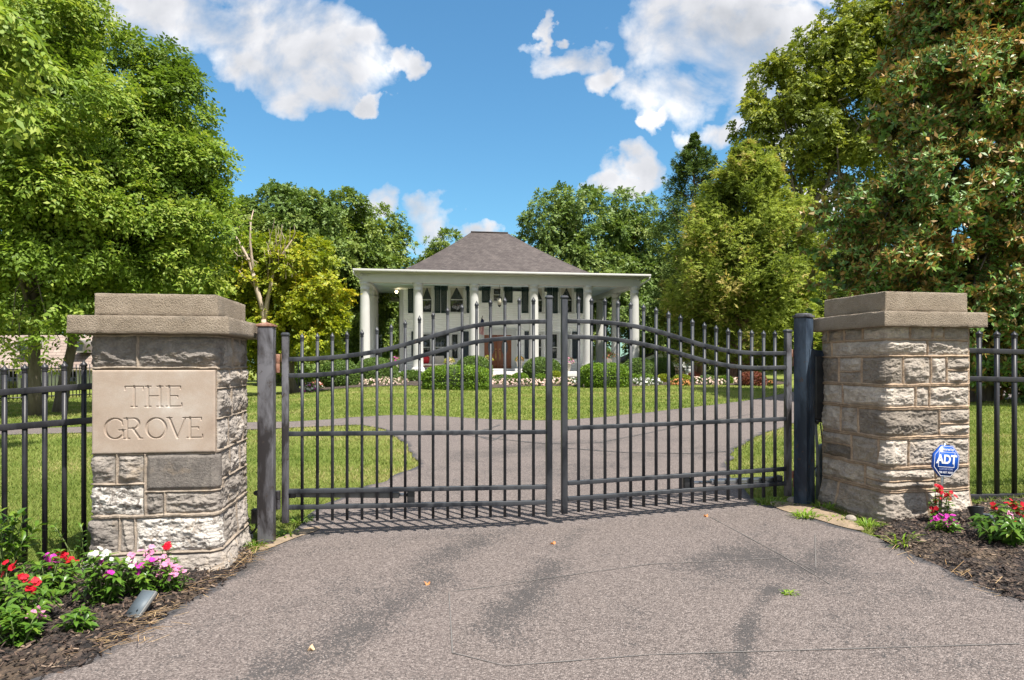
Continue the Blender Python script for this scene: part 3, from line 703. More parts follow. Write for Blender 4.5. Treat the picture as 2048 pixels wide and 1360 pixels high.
# ------------------------------------------------------------------ stone pillars
TH = R(10.0)      # heading of the gate line
L = 0.79
def smooth01(a, b, x): return sm(a, b, x)
def pillar_mesh(name, origin, ang, rects, z0, z1, mats, parent, seed, recess=None, nu=640, nv=360, batter=0.03):
    """one closed skin round the four faces. local: u runs along front (0..L), inner side (L..2L), back, outer side;
    rects: stones (u0,u1,v0,v1,tint,lichen,rough)"""
    per = 4 * L
    u = np.linspace(0, per, nu, endpoint=False); v = np.linspace(z0, z1, nv)
    U, Vv = np.meshgrid(u, v)
    u_ = U.ravel(); v_ = Vv.ravel()
    co3 = np.column_stack([u_, v_, np.zeros_like(u_)])
    wob = (vnoise(co3, 9, seed, 2) - 0.5) * 0.014; wob2 = (vnoise(co3, 9, seed + 2, 2) - 0.5) * 0.014
    din = np.full(len(u_), -1.0); tint = np.zeros(len(u_)); lich = np.zeros(len(u_)); sid = np.zeros(len(u_)); rgh = np.ones(len(u_))
    for i, (a, b, c, d, t, l, rg) in enumerate(rects):
        for sh in (-per, 0, per):
            uu = u_ + sh + wob; vv = v_ + wob2
            sd = np.minimum(np.minimum(uu - a, b - uu), np.minimum(vv - c, d - vv))
            m = sd > din
            din[m] = sd[m]; ins = m & (sd > 0)
            tint[ins] = t; lich[ins] = l; sid[ins] = i + 1; rgh[ins] = rg
    co = np.column_stack([u_ * 1.0, v_ * 2.0, sid * 3.7])
    n1 = vnoise(co, 7, seed, 5, 0.6); n2 = vnoise(np.column_stack([u_, v_ * 1.9, sid]), 13, seed + 5, 5, 0.62)
    ridge = 1 - np.abs(2 * n2 - 1); fine = vnoise(co3, 60, seed + 9, 3)
    hs = 0.004 + 0.026 * np.sqrt(np.clip(din / 0.06, 0, 1)) * (0.6 + 0.4 * rgh) + rgh * np.clip(din / 0.02, 0, 1) * ((n1 - 0.5) * 0.05 + (ridge - 0.6) * 0.024 + (fine - 0.5) * 0.008)
    hm = 0.004 + 0.017 * np.exp(-(((-din) - 0.011) / 0.0045) ** 2) + (fine - 0.5) * 0.004
    # hewn faces: each stone cut by a few tilted planes
    fac = np.zeros(len(u_)); prng = np.random.default_rng(seed + 77)
    for i, (a, b, c, d, t, l, rg) in enumerate(rects):
        m = sid == i + 1
        pl_ = prng.normal(0, 1, (9, 3))
        if not m.any(): continue
        uu = u_[m]; uu = np.where(uu > b + 0.2, uu - per, np.where(uu < a - 0.2, uu + per, uu)); du = uu - (a + b) / 2; dv = v_[m] - (c + d) / 2
        w_ = max(b - a, 0.1); hgt = max(d - c, 0.08); best = np.full(m.sum(), 1.0)
        du = du + 0.02 * (vnoise(co3[m], 24, seed + 3, 2) - 0.5); dv = dv + 0.02 * (vnoise(co3[m], 24, seed + 4, 2) - 0.5)
        for q in pl_: best = np.minimum(best, 0.036 + 0.010 * q[2] + np.clip(q[0], -1.6, 1.6) * 0.030 * du / w_ * 2 + np.clip(q[1], -1.6, 1.6) * 0.026 * dv / hgt * 2)
        fac[m] = best
    hs = 0.004 + np.clip(din / 0.022, 0, 1) ** 0.7 * (np.where(rgh > 0.5, np.clip(fac, 0.004, 0.06) + rgh * ((n1 - 0.5) * 0.046 + (ridge - 0.6) * 0.022 + (fine - 0.5) * 0.010), 0.016))
    st = din > 0
    h = np.where(st, np.maximum(hs, 0.002), hm)
    if recess is not None:
        a, b, c, d = recess; m = (u_ > a) & (u_ < b) & (v_ > c) & (v_ < d); h[m] = -0.02; st = st & ~m
    h = h + batter * (1 - sm(z0, z0 + 0.4, v_))
    # perimeter to xy, rounded corners
    s = u_ / L; k = np.floor(s).astype(int) % 4; f = s - np.floor(s)
    cor = np.array([[0, 0], [L, 0], [L, L], [0, L]]); dirs = np.array([[1, 0], [0, 1], [-1, 0], [0, -1]]); nor = np.array([[0, -1], [1, 0], [0, 1], [-1, 0]])
    p = cor[k] + dirs[k] * (f * L)[:, None]
    rc = 0.035; e = np.minimum(f, 1 - f) * L; nb = np.where((f < 0.5)[:, None], nor[(k + 3) % 4], nor[(k + 1) % 4])
    w = 0.5 * (1 - np.clip(e / rc, 0, 1)); nn = nor[k] * (1 - w)[:, None] + nb * w[:, None]
    inset = 0.014 * (1 - np.clip(e / rc, 0, 1)) ** 2
    nlen = nn / np.maximum(np.linalg.norm(nn, axis=1, keepdims=True), 1e-9)
    p = p + nn * (h)[:, None] * np.where(w > 0, 1.15, 1)[:, None] - nlen * inset[:, None]
    Mx = np.array(frame(origin, ang)); P = np.column_stack([p, v_ - origin[2]]) @ Mx[:3, :3].T + Mx[:3, 3]
    idx = np.arange(nu * nv).reshape(nv, nu); nx = np.roll(idx, -1, 1)
    q = np.stack([idx[:-1], nx[:-1], nx[1:], idx[1:]], -1).reshape(-1, 4)
    r = np.where(st, 0.12 + 0.88 * tint, 0.0)
    me = np_mesh(name, P - np.array(ORG[parent.name]), [q], mats, r, smooth=True)
    a = me.attributes.new('lichen', 'FLOAT', 'POINT'); a.data.foreach_set('value', (lich * st).astype(np.float32))
    return link(name, me, parent)
def auto_rects(rng, u0, u1, rows, mean=0.3, lich=0.1, tl=(0.1, 0.9)):
    out = []
    for v0, v1 in rows:
        a = u0
        while a < u1 - 0.05:
            b = min(u1, a + mean * rng.uniform(0.5, 1.6))
            if u1 - b < 0.12: b = u1
            out.append((a + 0.011, b - 0.011, v0, v1, rng.uniform(*tl), lich * rng.random() * 2, 1)); a = b
    return out
def rough_slab(name, M4, x0, x1, y0, y1, z0, z1, parent, seed, n=0.012, amp=0.005):
    """cast stone block with uneven faces and worn arrises"""
    mb = MB()
    def face(a, b, c):      # a origin, b,c edge vectors
        a, b, c = map(np.array, (a, b, c)); nb = max(2, int(np.linalg.norm(b) / n)); nc = max(2, int(np.linalg.norm(c) / n))
        s, t = np.meshgrid(np.linspace(0, 1, nb), np.linspace(0, 1, nc), indexing='ij')
        return a + s[..., None] * b + t[..., None] * c
    X, Y, Z = x1 - x0, y1 - y0, z1 - z0
    for a, b, c in (((x0, y0, z0), (X, 0, 0), (0, 0, Z)), ((x1, y0, z0), (0, Y, 0), (0, 0, Z)), ((x1, y1, z0), (-X, 0, 0), (0, 0, Z)), ((x0, y1, z0), (0, -Y, 0), (0, 0, Z)), ((x0, y0, z1), (X, 0, 0), (0, Y, 0)), ((x0, y1, z0), (X, 0, 0), (0, -Y, 0))):
        P = face(a, b, c); p = P.reshape(-1, 3); cen = np.array([(x0 + x1) / 2, (y0 + y1) / 2, (z0 + z1) / 2]); hf = np.array([X, Y, Z]) / 2
        d = hf - np.abs(p - cen)                     # distance to each face pair
        ds = np.sort(d, axis=1); edge = ds[:, 1]     # distance to nearest arris
        nz = vnoise(p, 14, seed, 4) - 0.5
        nw = np.where(d < 0.006, np.sign(p - cen), 0); nw = unit(nw)
        off = nz * amp - 0.007 * np.exp(-edge / 0.007) * (0.5 + vnoise(p, 22, seed + 3, 2))
        mb.grid((p + nw * off[:, None]).reshape(P.shape))
    V = np.concatenate(mb.v); A = np.array(M4); V = V @ A[:3, :3].T + A[:3, 3]
    me = np_mesh(name, V - np.array(ORG[parent.name]), [np.concatenate(mb.f[4])], [M['conc']], smooth=False)
    return link(name, me, parent)

# ---- left pillar
OL = Vector((-2.03 - L * math.cos(R(8.5)), 4.47 - L * math.sin(R(8.5)), 0))
AL = R(8.5)
def zl(py): return 1.5 + (HY - py) * 4.42 / F
def ul(px): return (px - 183) / 250 * L
lp = thing('stone_pillar', (OL.x + 0.35, OL.y + 0.4, float(G(-2.4, 4.6))), 'grey rough stone gate pillar carrying the carved sandstone name plaque', 'pillar', 'gate pillars')
rg = np.random.default_rng(11)
g = 0.011
def st(p0, p1, y0, y1, t, l=0.0, r=1.0, du0=0, du1=0): return (ul(p0) + g + du0, ul(p1) - g + du1, zl(y1), zl(y0), t, l, r)
RL = [st(165, 273, 674, 732, 0.25), st(273, 440, 674, 732, 0.3, du1=0.1),
      st(160, 232, 909, 962, 0.45), st(232, 289, 909, 962, 0.55, 0.1), st(289, 440, 909, 980, 0.12, 0, 0.12, du1=0.06),
      st(160, 289, 969, 1026, 0.3, 1.15), st(289, 327, 986, 1026, 0.3), st(327, 440, 986, 1026, 0.55, 0.15, du1=0.1),
      st(160, 238, 1035, 1099, 0.35, 0.1), st(238, 269, 1035, 1099, 0.62), st(269, 440, 1035, 1100, 0.5, 1.2, 1.1, du1=0.12),
      st(160, 330, 1107, 1185, 0.5, 0.3), st(330, 440, 1107, 1185, 0.75, 0.3, du1=0.45)]
rowsL = [(zl(732), zl(674), 0.11), (zl(775), zl(740), 0.0), (zl(836), zl(781), 0.0), (zl(900), zl(842), 0.0), (zl(962), zl(908), 0.07), (zl(1026), zl(969), 0.11), (zl(1100), zl(1035), 0.13), (zl(1185), zl(1107), 0.46)]
for a, b, w in rowsL:
    RL += auto_rects(rg, L + w, 2 * L, [(a, b)], 0.36, 0.25, (0.4, 1.0))
    RL += auto_rects(rg, 2 * L, 4 * L - 0.08, [(a, b)], 0.32, 0.2)
pillar_mesh('shaft', OL, AL, RL, -0.02, 1.70, [M['stone_l']], lp, 3, recess=(0.004, L - 0.004, zl(906), zl(738)), nu=760, nv=420, batter=0.05)
FL = frame(OL, AL)
rough_slab('cap_slab', FL, -0.115, L + 0.105, -0.10, L + 0.10, 1.700, 1.822, lp, 21)
rough_slab('cap_block', FL, 0.0, L + 0.0, 0.02, L - 0.01, 1.825, 1.98, lp, 22)
# carved plaque: letters are V cuts in the slab's face
def letters():
    S = []
    def ln(x, y, s, a, b, w): S.append(('l', (x + a[0] * s, y + a[1] * s), (x + b[0] * s, y + b[1] * s), w))
    def arc(x, y, s, c, rx, ry, t0, t1, w, n=22):
        pr = None
        for i in range(n + 1):
            t = R(t0 + (t1 - t0) * i / n); p = (c[0] + rx * math.cos(t), c[1] + ry * math.sin(t))
            if pr: ln(x, y, s, pr, p, w * (0.55 + 0.6 * abs(math.cos(t))))
            pr = p
    K, k = 0.0175, 0.0095
    def stem(x, y, s, px, y0=0, y1=1, f=True, tp=True):
        ln(x, y, s, (px, y0), (px, y1), K)
        if f: ln(x, y, s, (px - 0.14, y0), (px + 0.14, y0), k)
        if tp: ln(x, y, s, (px - 0.14, y1), (px + 0.14, y1), k)
    def T(x, y, s): stem(x, y, s, 0.42, tp=False); ln(x, y, s, (0, 1), (0.84, 1), k); ln(x, y, s, (0, 1), (0.0, 0.84), k); ln(x, y, s, (0.84, 1), (0.84, 0.84), k)
    def H(x, y, s): stem(x, y, s, 0.14); stem(x, y, s, 0.7); ln(x, y, s, (0.14, 0.52), (0.7, 0.52), k)
    def E(x, y, s):
        stem(x, y, s, 0.14)
        for yy, xx in ((1, 0.68), (0.52, 0.55), (0, 0.74)): ln(x, y, s, (0.14, yy), (xx, yy), k); ln(x, y, s, (xx, yy), (xx, yy - (0.13 if yy == 1 else (-0.15 if yy == 0 else 0.08))), k)
    def Gg(x, y, s): arc(x, y, s, (0.45, 0.5), 0.45, 0.5, 48, 318, K); ln(x, y, s, (0.8, 0.12), (0.8, 0.42), K); ln(x, y, s, (0.62, 0.42), (0.95, 0.42), k); ln(x, y, s, (0.76, 0.86), (0.8, 0.68), k)
    def Rr(x, y, s): stem(x, y, s, 0.12); ln(x, y, s, (0.12, 1), (0.42, 1), k); arc(x, y, s, (0.42, 0.75), 0.26, 0.25, 90, -90, K); ln(x, y, s, (0.12, 0.5), (0.42, 0.5), k); ln(x, y, s, (0.4, 0.5), (0.72, 0.02), K); ln(x, y, s, (0.66, 0), (0.86, 0), k)
    def O(x, y, s): arc(x, y, s, (0.45, 0.5), 0.45, 0.5, 0, 360, K, 36)
    def Vv(x, y, s): ln(x, y, s, (0.06, 1), (0.44, 0), K); ln(x, y, s, (0.44, 0), (0.82, 1), k * 1.2); ln(x, y, s, (-0.06, 1), (0.18, 1), k); ln(x, y, s, (0.7, 1), (0.94, 1), k)
    # plaque local coords: x 0..L, z from bottom; zoom px of the plaque: 308..740 across, 305..583 down
    kx = L / 432.0; H0 = zl(740) - zl(905); kz = H0 / 278.0
    X = lambda zx: (zx - 308) * kx
    Y = lambda zy: (583 - zy) * kz
    s = 67 * kz
    for fn, zx in ((T, 424), (H, 492), (E, 565)): fn(X(zx), Y(427), s)
    for fn, zx in ((Gg, 357), (Rr, 421), (O, 498), (Vv, 572), (E, 638)): fn(X(zx), Y(533), s)
    return S, H0
def plaque(parent):
    S, H0 = letters(); W = L - 0.012
    nx, nz = 420, 290
    xs = np.linspace(0, W, nx); zs = np.linspace(0, H0, nz); X, Z = np.meshgrid(xs, zs); P = np.column_stack([X.ravel() + 0.006, Z.ravel()])
    dep = np.zeros(len(P))
    for _, a, b, w in S:
        a = np.array(a); b = np.array(b); ab = b - a
        t = np.clip(((P - a) @ ab) / max(ab @ ab, 1e-9), 0, 1); d = np.linalg.norm(P - a - t[:, None] * ab, axis=1)
        dep = np.maximum(dep, np.clip(w / 2 - d, 0, 1) * 2.2)
    dep = np.minimum(dep, 0.009)
    e = np.minimum(np.minimum(P[:, 0] - 0.006, W - P[:, 0] + 0.006), np.minimum(P[:, 1], H0 - P[:, 1]))
    edge = 0.006 * np.exp(-e / 0.004) * (0.5 + vnoise(np.column_stack([P, 0 * P[:, 0]]), 25, 2, 2))
    y = -0.022 + dep + edge
    pts = np.stack([P[:, 0], y, P[:, 1] + zl(905)], 1).reshape(nz, nx, 3)
    mb = MB(FL); mb.grid(pts)
    rim = np.concatenate([pts[0], pts[1:, -1], pts[-1, ::-1][1:], pts[::-1, 0][1:]]); back = rim.copy(); back[:, 1] = 0.05
    mb.grid(np.stack([rim, back], 0))
    o = mb.build('name_plaque', M['plaque'], parent, False)
plaque(lp)

# ---- right pillar
AR = R(10.6)
CR = Vector((3.04, 5.28, 0))     # the corner that faces the lens
rp = thing('stone_pillar', (CR.x + 0.3, CR.y + 0.45, float(G(3.4, 5.7))), 'buff rough stone gate pillar without a plaque beside the blue sign', 'pillar', 'gate pillars')
def zr(zy): return 1.5 + (HY - (540 + zy * 0.5147)) * 5.28 / F
def ur(zx): return (zx - 455) / (313 if zx > 455 else 243) * L
def strow(y0, y1, fr, lf, wrap, seed, l=0.05):
    r = np.random.default_rng(seed); out = []
    b = [ur(x) for x in lf] + ([0.0 + wrap] if wrap is not None else []) + [ur(x) for x in fr]
    b = [-L] + sorted(b) + [L]
    for a, c in zip(b[:-1], b[1:]):
        if c - a < 0.03: continue
        out.append((a + g, c - g, zr(y1), zr(y0), r.uniform(0.15, 1.0), l * r.random() * 3, 1.0))
    return out
RR = strow(208, 264, [540, 625, 665], [240, 305, 375], None, 1) + strow(275, 328, [605], [255], None, 2) + strow(340, 440, [515, 617, 677], [285, 372], None, 3) + \
     strow(456, 530, [560, 612], [300], None, 4, 0.15) + strow(547, 645, [650], [292, 360], None, 5, 0.1) + strow(662, 762, [535], [335, 432], None, 6, 0.1) + \
     strow(778, 852, [635], [385], None, 7, 0.1) + strow(870, 975, [600], [285], None, 8, 0.16) + strow(985, 1060, [560, 690], [330], None, 9, 0.1)
def split_stone(zx, zy, at_):
    for k, q in enumerate(RR):
        if q[0] < ur(zx) < q[1] and q[2] < zr(zy) < q[3]:
            RR[k] = (q[0], q[1], q[2], zr(at_) - g * 0.9, (q[4] * 1.7) % 1, q[5], 1.0); RR.append((q[0], q[1], zr(at_) + g * 0.9, q[3], q[4], q[5], 1.0)); return
split_stone(720, 390, 390); split_stone(330, 390, 396); split_stone(700, 590, 602); split_stone(400, 810, 822) ; split_stone(250, 700, 706)
for y0, y1 in ((208, 264), (275, 328), (340, 440), (456, 530), (547, 645), (662, 762), (778, 852), (870, 975), (985, 1060)):
    RR += auto_rects(rg, L, 3 * L, [(zr(y1), zr(y0))], 0.33, 0.1)
pillar_mesh('shaft', CR, AR, RR, 0.10, 1.80, [M['stone_r']], rp, 31, nu=760, nv=420, batter=0.06)
FR = frame(CR, AR)
rough_slab('cap_slab', FR, -0.10, L + 0.085, -0.10, L + 0.10, 1.80, 1.925, rp, 24)
rough_slab('cap_block', FR, 0.0, L + 0.0, 0.01, L - 0.01, 1.928, 2.095, rp, 25)

# ------------------------------------------------------------------ gates
def zm4(x, y): return 480 + x * 0.3971, 560 + y * 0.3971
def zm5(x, y): return 1080 + x * 0.3676, 560 + y * 0.3676
class Plane:
    def __init__(s, A, B): s.A = Vector(A); s.B = Vector(B); s.d = (s.B - s.A); s.len = s.d.length; s.u = s.d.normalized(); s.n = Vector((-s.u.y, s.u.x))
    def t(s, px):
        k = (px - CX) / F; return (k * s.A.y - s.A.x) / (s.d.x - k * s.d.y)
    def p(s, px, py, off=0.0):
        q = s.A + s.d * s.t(px); z = CAMZ + (HY - py) / F * q.y
        return Vector((q.x + s.n.x * off, q.y + s.n.y * off, z))
def xy(px, d): return ((px - CX) / F * d, d)
PLL = Plane(xy(571, 5.25), xy(1098, 5.63)); PLR = Plane(xy(1127, 5.65), xy(1577, 6.0))
def lerp_tab(tab, x):
    xs = [a for a, b in tab]; ys = [b for a, b in tab]; return float(np.interp(x, xs, ys))
def spear(mb, base, top, w, u, n):
    """square picket with a forged spear point; returns finial builder"""
    fb = MB(); hz = 0.062; zb = top - hz
    U = Vector((u.x, u.y, 0)); Nn = Vector((n.x, n.y, 0)); c = Vector((base.x, base.y, 0))
    mb.obox(Vector((c.x, c.y, base.z)), Vector((c.x, c.y, zb)), w, w, Nn)
    lv = [(zb - 0.004, w * 0.56), (zb + 0.004, w * 0.60), (zb + 0.012, w * 0.54), (zb + 0.022, w * 0.70), (zb + 0.032, w * 0.66), (top - 0.008, w * 0.16), (top, w * 0.03)]
    V = []
    for z, r in lv:
        for a, b in ((-1, -1), (1, -1), (1, 1), (-1, 1)): V.append(tuple(c + U * (a * r) + Nn * (b * r) + Vector((0, 0, z))))
    q = [(4 * i + k, 4 * i + (k + 1) % 4, 4 * i + 4 + (k + 1) % 4, 4 * i + 4 + k) for i in range(len(lv) - 1) for k in range(4)]
    fb.add(V, [q + [(24, 25, 26, 27)]])
    return fb
def stile(par, pl, px, ytop, ybot, w, mat, capm):
    a = pl.p(px, ybot); b = pl.p(px, ytop); b = Vector((a.x, a.y, b.z))
    MB().obox(a, b - Vector((0, 0, 0.03)), w, w, (pl.n.x, pl.n.y, 0)).build('stile', mat, par, bevel=0.004)
    c = MB(frame(Vector((a.x, a.y, b.z - 0.03)), math.atan2(pl.u.y, pl.u.x))); h = w / 2 + 0.005
    c.box(-h, h, -h, h, 0, 0.014)
    c.add([(-h, -h, 0.014), (h, -h, 0.014), (h, h, 0.014), (-h, h, 0.014), (-h * 0.7, -h * 0.7, 0.026), (h * 0.7, -h * 0.7, 0.026), (h * 0.7, h * 0.7, 0.026), (-h * 0.7, h * 0.7, 0.026)],
          [[(0, 1, 5, 4), (1, 2, 6, 5), (2, 3, 7, 6), (3, 0, 4, 7), (4, 5, 6, 7)]])
    c.build('stile_cap', capm, par, bevel=0.002)
    return a
def gate(pl, zm, tab1, tab2, flat, tips, bars, botl, stl, label, hinge_left):
    a0 = pl.p(*zm(*((stl[0][0], stl[0][2]) if hinge_left else (stl[1][0], stl[1][2]))))
    t = thing('gate_leaf', (a0.x, a0.y, a0.z - 0.1), label, 'gate', 'leaves of the driveway gate')
    for i, (zx, y0, y1) in enumerate(stl):
        hinge = (i == 0) == hinge_left
        px, p0 = zm(zx, y0); _, p1 = zm(zx, y1)
        stile(t, pl, px, p0, p1, 0.052, M['gate_worn'] if hinge else M['gate'], M['gate'])
    for tab in (tab1, tab2):
        xs = np.linspace(tab[0][0], tab[-1][0], 40)
        ys = np.interp(xs, [a for a, b in tab], [b for a, b in tab])
        ys = np.convolve(np.pad(ys, 3, mode='edge'), np.ones(7) / 7, 'valid')
        MB().sweep([pl.p(*zm(x, y)) for x, y in zip(xs, ys)], 0.04, 0.036).build('arched_rail', M['gate'], t, bevel=0.003)
    for (xa, ya), (xb, yb) in flat:
        MB().obox(pl.p(*zm(xa, ya)), pl.p(*zm(xb, yb)), 0.04, 0.036).build('rail', M['gate'], t, bevel=0.003)
    for zx, (tx, ty) in zip(bars, tips):
        yb = np.interp(zx, [botl[0][0], botl[1][0]], [botl[0][1], botl[1][1]])
        b = pl.p(*zm((zx + tx) / 2, yb)); tp = pl.p(*zm((zx + tx) / 2, ty - 3))
        mb = MB(); fb = spear(mb, b, tp.z, 0.0225, pl.u, pl.n)
        o = mb.build('picket', M['gate'], t); fb.build('finial', M['gate'], o)
    return t
T1L = [(236, 400), (330, 400), (400, 396), (470, 390), (540, 383), (617, 374), (690, 361), (762, 345), (834, 325), (905, 303), (976, 281), (1048, 259), (1119, 240), (1192, 226), (1262, 218), (1335, 213), (1407, 210), (1545, 209)]
T2L = [(236, 482), (330, 481), (400, 478), (470, 472), (540, 465), (617, 455), (690, 441), (762, 425), (834, 406), (905, 385), (976, 364), (1048, 343), (1119, 324), (1192, 309), (1262, 300), (1335, 293), (1407, 289), (1545, 288)]
tipsL = [(310, 270), (388, 268), (463, 266), (536, 258), (612, 250), (689, 235), (762, 222), (830, 202), (903, 180), (969, 160), (1044, 138), (1118, 122), (1191, 107), (1261, 97), (1333, 88), (1406, 87), (1478, 87)]
barsL = [316, 392, 468, 543, 617, 691, 762, 834, 905, 976, 1048, 1119, 1192, 1262, 1335, 1407, 1478]
gl = gate(PLL, zm4, T1L, T2L, [((236, 775), (1545, 765)), ((236, 1064), (1545, 1041)), ((236, 1145), (1545, 1119))], tipsL, barsL, ((316, 1213), (1478, 1190)),
          [(229, 262, 1222), (1556, 76, 1190)], 'left dark steel gate leaf hinged to the rust capped post', True)
T1R = [(150, 224), (212, 225), (283, 226), (357, 230), (428, 237), (496, 247), (567, 259), (634, 277), (702, 297), (766, 318), (830, 340), (896, 358), (959, 375), (1024, 388), (1088, 395), (1152, 398), (1216, 400), (1340, 398)]
T2R = [(150, 308), (212, 309), (283, 312), (357, 317), (428, 325), (496, 336), (567, 350), (634, 365), (702, 382), (766, 402), (830, 422), (896, 440), (959, 456), (1024, 468), (1088, 475), (1152, 479), (1216, 480), (1340, 474)]
tipsR = [(207, 88), (277, 95), (350, 98), (420, 110), (490, 117), (560, 132), (629, 148), (697, 170), (763, 190), (828, 212), (893, 231), (957, 247), (1022, 262), (1087, 268), (1152, 272), (1217, 276), (1278, 276)]
barsR = [212, 283, 357, 428, 496, 567, 634, 702, 766, 830, 896, 959, 1024, 1088, 1152, 1216, 1278]
gr = gate(PLR, zm5, T1R, T2R, [((150, 806), (1338, 755)), ((150, 1105), (1340, 1027)), ((150, 1190), (1340, 1105))], tipsR, barsR, ((212, 1262), (1278, 1178)),
          [(132, 82, 1270), (1348, 266, 1175)], 'right dark steel gate leaf hinged to the navy post by the bare stone pillar', False)
# hinges belong to the leaves
def hinge(par, p, u, mat):
    U = Vector((u.x, u.y, 0)); mb = MB()
    mb.tube([p + Vector((0, 0, -0.075)), p + Vector((0, 0, 0.0))], 0.02, 12); mb.tube([p + Vector((0, 0, 0.004)), p + Vector((0, 0, 0.075))], 0.021, 12)
    mb.obox(p - U * 0.05 + Vector((0, 0, -0.06)), p - U * 0.05 + Vector((0, 0, 0.01)), 0.05, 0.02, U); mb.obox(p + U * 0.04 + Vector((0, 0, 0.01)), p + U * 0.04 + Vector((0, 0, 0.08)), 0.04, 0.02, U)
    mb.build('hinge', mat, par, bevel=0.002)
hinge(gl, PLL.p(555, 727, 0.0), PLL.u, M['rust']); hinge(gl, PLL.p(556, 1000, 0.0), PLL.u, M['gate_worn'])
hinge(gr, PLR.p(1589, 716, 0.0), -PLR.u, M['rust']); hinge(gr, PLR.p(1590, 958, 0.0), -PLR.u, M['rust'])
# posts
def post(name, px, d, ytop, ybot, w, ang, mat, capmat, label, cap='pyramid', sleeve=None):
    p = at(px, ybot, d); top = at(px, ytop, d).z
    t = thing(name, (p.x, p.y, p.z), label, 'post')
    mb = MB(frame(p, ang)); h = w / 2; mb.box(-h, h, -h, h, -0.15, top - p.z - 0.03); mb.build('shaft', mat, t, bevel=0.008, seg=3)
    c = MB(frame(Vector((p.x, p.y, top - 0.03)), ang)); k = h + 0.008
    if cap == 'pyramid':
        c.box(-k, k, -k, k, 0, 0.018)
        c.add([(-k, -k, 0.018), (k, -k, 0.018), (k, k, 0.018), (-k, k, 0.018), (0, 0, 0.036)], [[(0, 1, 4), (1, 2, 4), (2, 3, 4), (3, 0, 4)]])
    else:
        c.box(-k, k, -k, k, 0, 0.02); c.ell((0, 0, 0.018), (k * 0.95, k * 0.95, 0.022), 16, 8, 4)
    c.build('post_cap', capmat, t, bevel=0.003)
    if sleeve:
        s = MB(frame(p, ang)); z0 = -0.1; z1 = at(px, sleeve, d).z - p.z
        s.box(-h * 0.25, h + 0.008, -h - 0.008, -h, z0, z1); s.box(h, h + 0.008, -h, h * 0.6, z0, z1)
        s.build('steel_sleeve', M['navy'], t, bevel=0.002)
    return t, p
lpost, lpp = post('gate_post', 533.5, 5.12, 646, 1078, 0.118, R(8), M['gate_worn'], M['rust'], 'scuffed grey steel gate post with a rusty red cap', 'pyramid')
rpost, rpp = post('gate_post', 1607, 5.98, 629, 1008, 0.125, R(38), M['navy'], M['gate_worn'], 'dark navy steel gate post standing between the right leaf and pillar', 'dome', 698)
# gate openers: an arm on each leaf between the two lowest rails
def opener(pl, x0, y0, x1, y1, bracket, mat, label, rodx):
    a = pl.p(x0, y0, 0.05); b = pl.p(x1, y1, 0.05)
    t = thing('gate_opener', tuple(a), label, 'gate opener', 'gate opener arms')
    m = a.lerp(b, rodx); MB().obox(a, m, 0.055, 0.05).build('motor_tube', mat, t, bevel=0.008)
    MB().tube([m - (m - a) * 0.02, b], 0.014, 12).build('piston_rod', M['chrome'], t)
    MB().obox(a + Vector((0, 0, -0.03)), a + Vector((0, 0, 0.035)), 0.06, 0.07, (pl.n.x, pl.n.y, 0)).build('end_cap', M['black'], t, bevel=0.006)
    q = pl.p(*bracket, 0.03); MB().obox(q + Vector((0, 0, -0.055)), q + Vector((0, 0, 0.055)), 0.062, 0.05, (pl.n.x, pl.n.y, 0)).build('bracket', M['black'], t, bevel=0.004)
    return t
opener(PLL, 583, 990, 822, 992, (822, 994), M['greybox'], 'grey opener arm fixed behind the left gate leaf near the rust capped post', 0.9)
opener(PLR, 1562, 960, 1372, 968, (1376, 968), M['chrome'], 'bright metal opener arm behind the right gate leaf by the navy post', 0.72)
# control box hung between the navy post and the pillar, its cables and conduit
cb = thing('control_box', tuple(at(1634, 842, 6.08)), 'tall black gate control box hung on the navy post', 'control box')
bm = MB(frame(at(1634, 838, 6.08), R(10))); bm.box(-0.055, 0.07, -0.05, 0.09, 0, 0.62); bm.build('housing', M['black'], cb, bevel=0.02, seg=4)
bm = MB(frame(at(1634, 838, 6.08), R(10))); bm.box(-0.058, 0.072, -0.053, 0.093, 0.585, 0.64); bm.build('lid', M['navy'], cb, bevel=0.006)
bm = MB(frame(at(1634, 838, 6.08), R(10))); bm.box(-0.035, 0.045, -0.03, 0.07, -0.03, 0.002); bm.tube([(-0.0, 0, -0.01), (0.0, 0, -0.05)], 0.016, 10); bm.build('cable_gland', M['black'], cb)
p0 = at(1631, 842, 6.08); p1 = onground(1639, 6.1)
tg = MB().tube([p0, p0.lerp(p1, 0.5) + Vector((0.005, 0, 0)), p1 - Vector((0, 0, 0.05))], 0.013, 8).build('cable_pipe', M['greybox'], None, True)
tag(tg, 'thin grey pipe rising from the grass to the black control box', 'pipe')
p2 = at(1641, 846, 6.1)
tg = MB().tube([p2, p2 + Vector((0.02, 0.0, -0.2)), p2 + Vector((-0.02, -0.01, -0.38)), p2 + Vector((-0.075, -0.01, -0.45))], 0.006, 6).build('cable', M['black'], None, True)
tag(tg, 'loose black cable hanging below the black control box', 'cable')
p3 = onground(1639, 6.2)
cd = thing('conduit', tuple(p3), 'blue grey bent conduit pipe against the inner side of the pillar', 'conduit')
zt = at(1639, 893, 6.2).z
MB().tube([p3 - Vector((0, 0, 0.1)), Vector((p3.x, p3.y, zt - 0.04)), Vector((p3.x + 0.012, p3.y + 0.005, zt - 0.01)), Vector((p3.x + 0.05, p3.y + 0.01, zt + 0.005)), Vector((p3.x + 0.12, p3.y + 0.02, zt + 0.005))], 0.032, 14).build('pipe', M['pvc'], cd, True)
MB().tube([p3 + Vector((0, 0, 0.20)), p3 + Vector((0, 0, 0.29))], 0.04, 14).build('coupling', M['pvc'], cd, True)
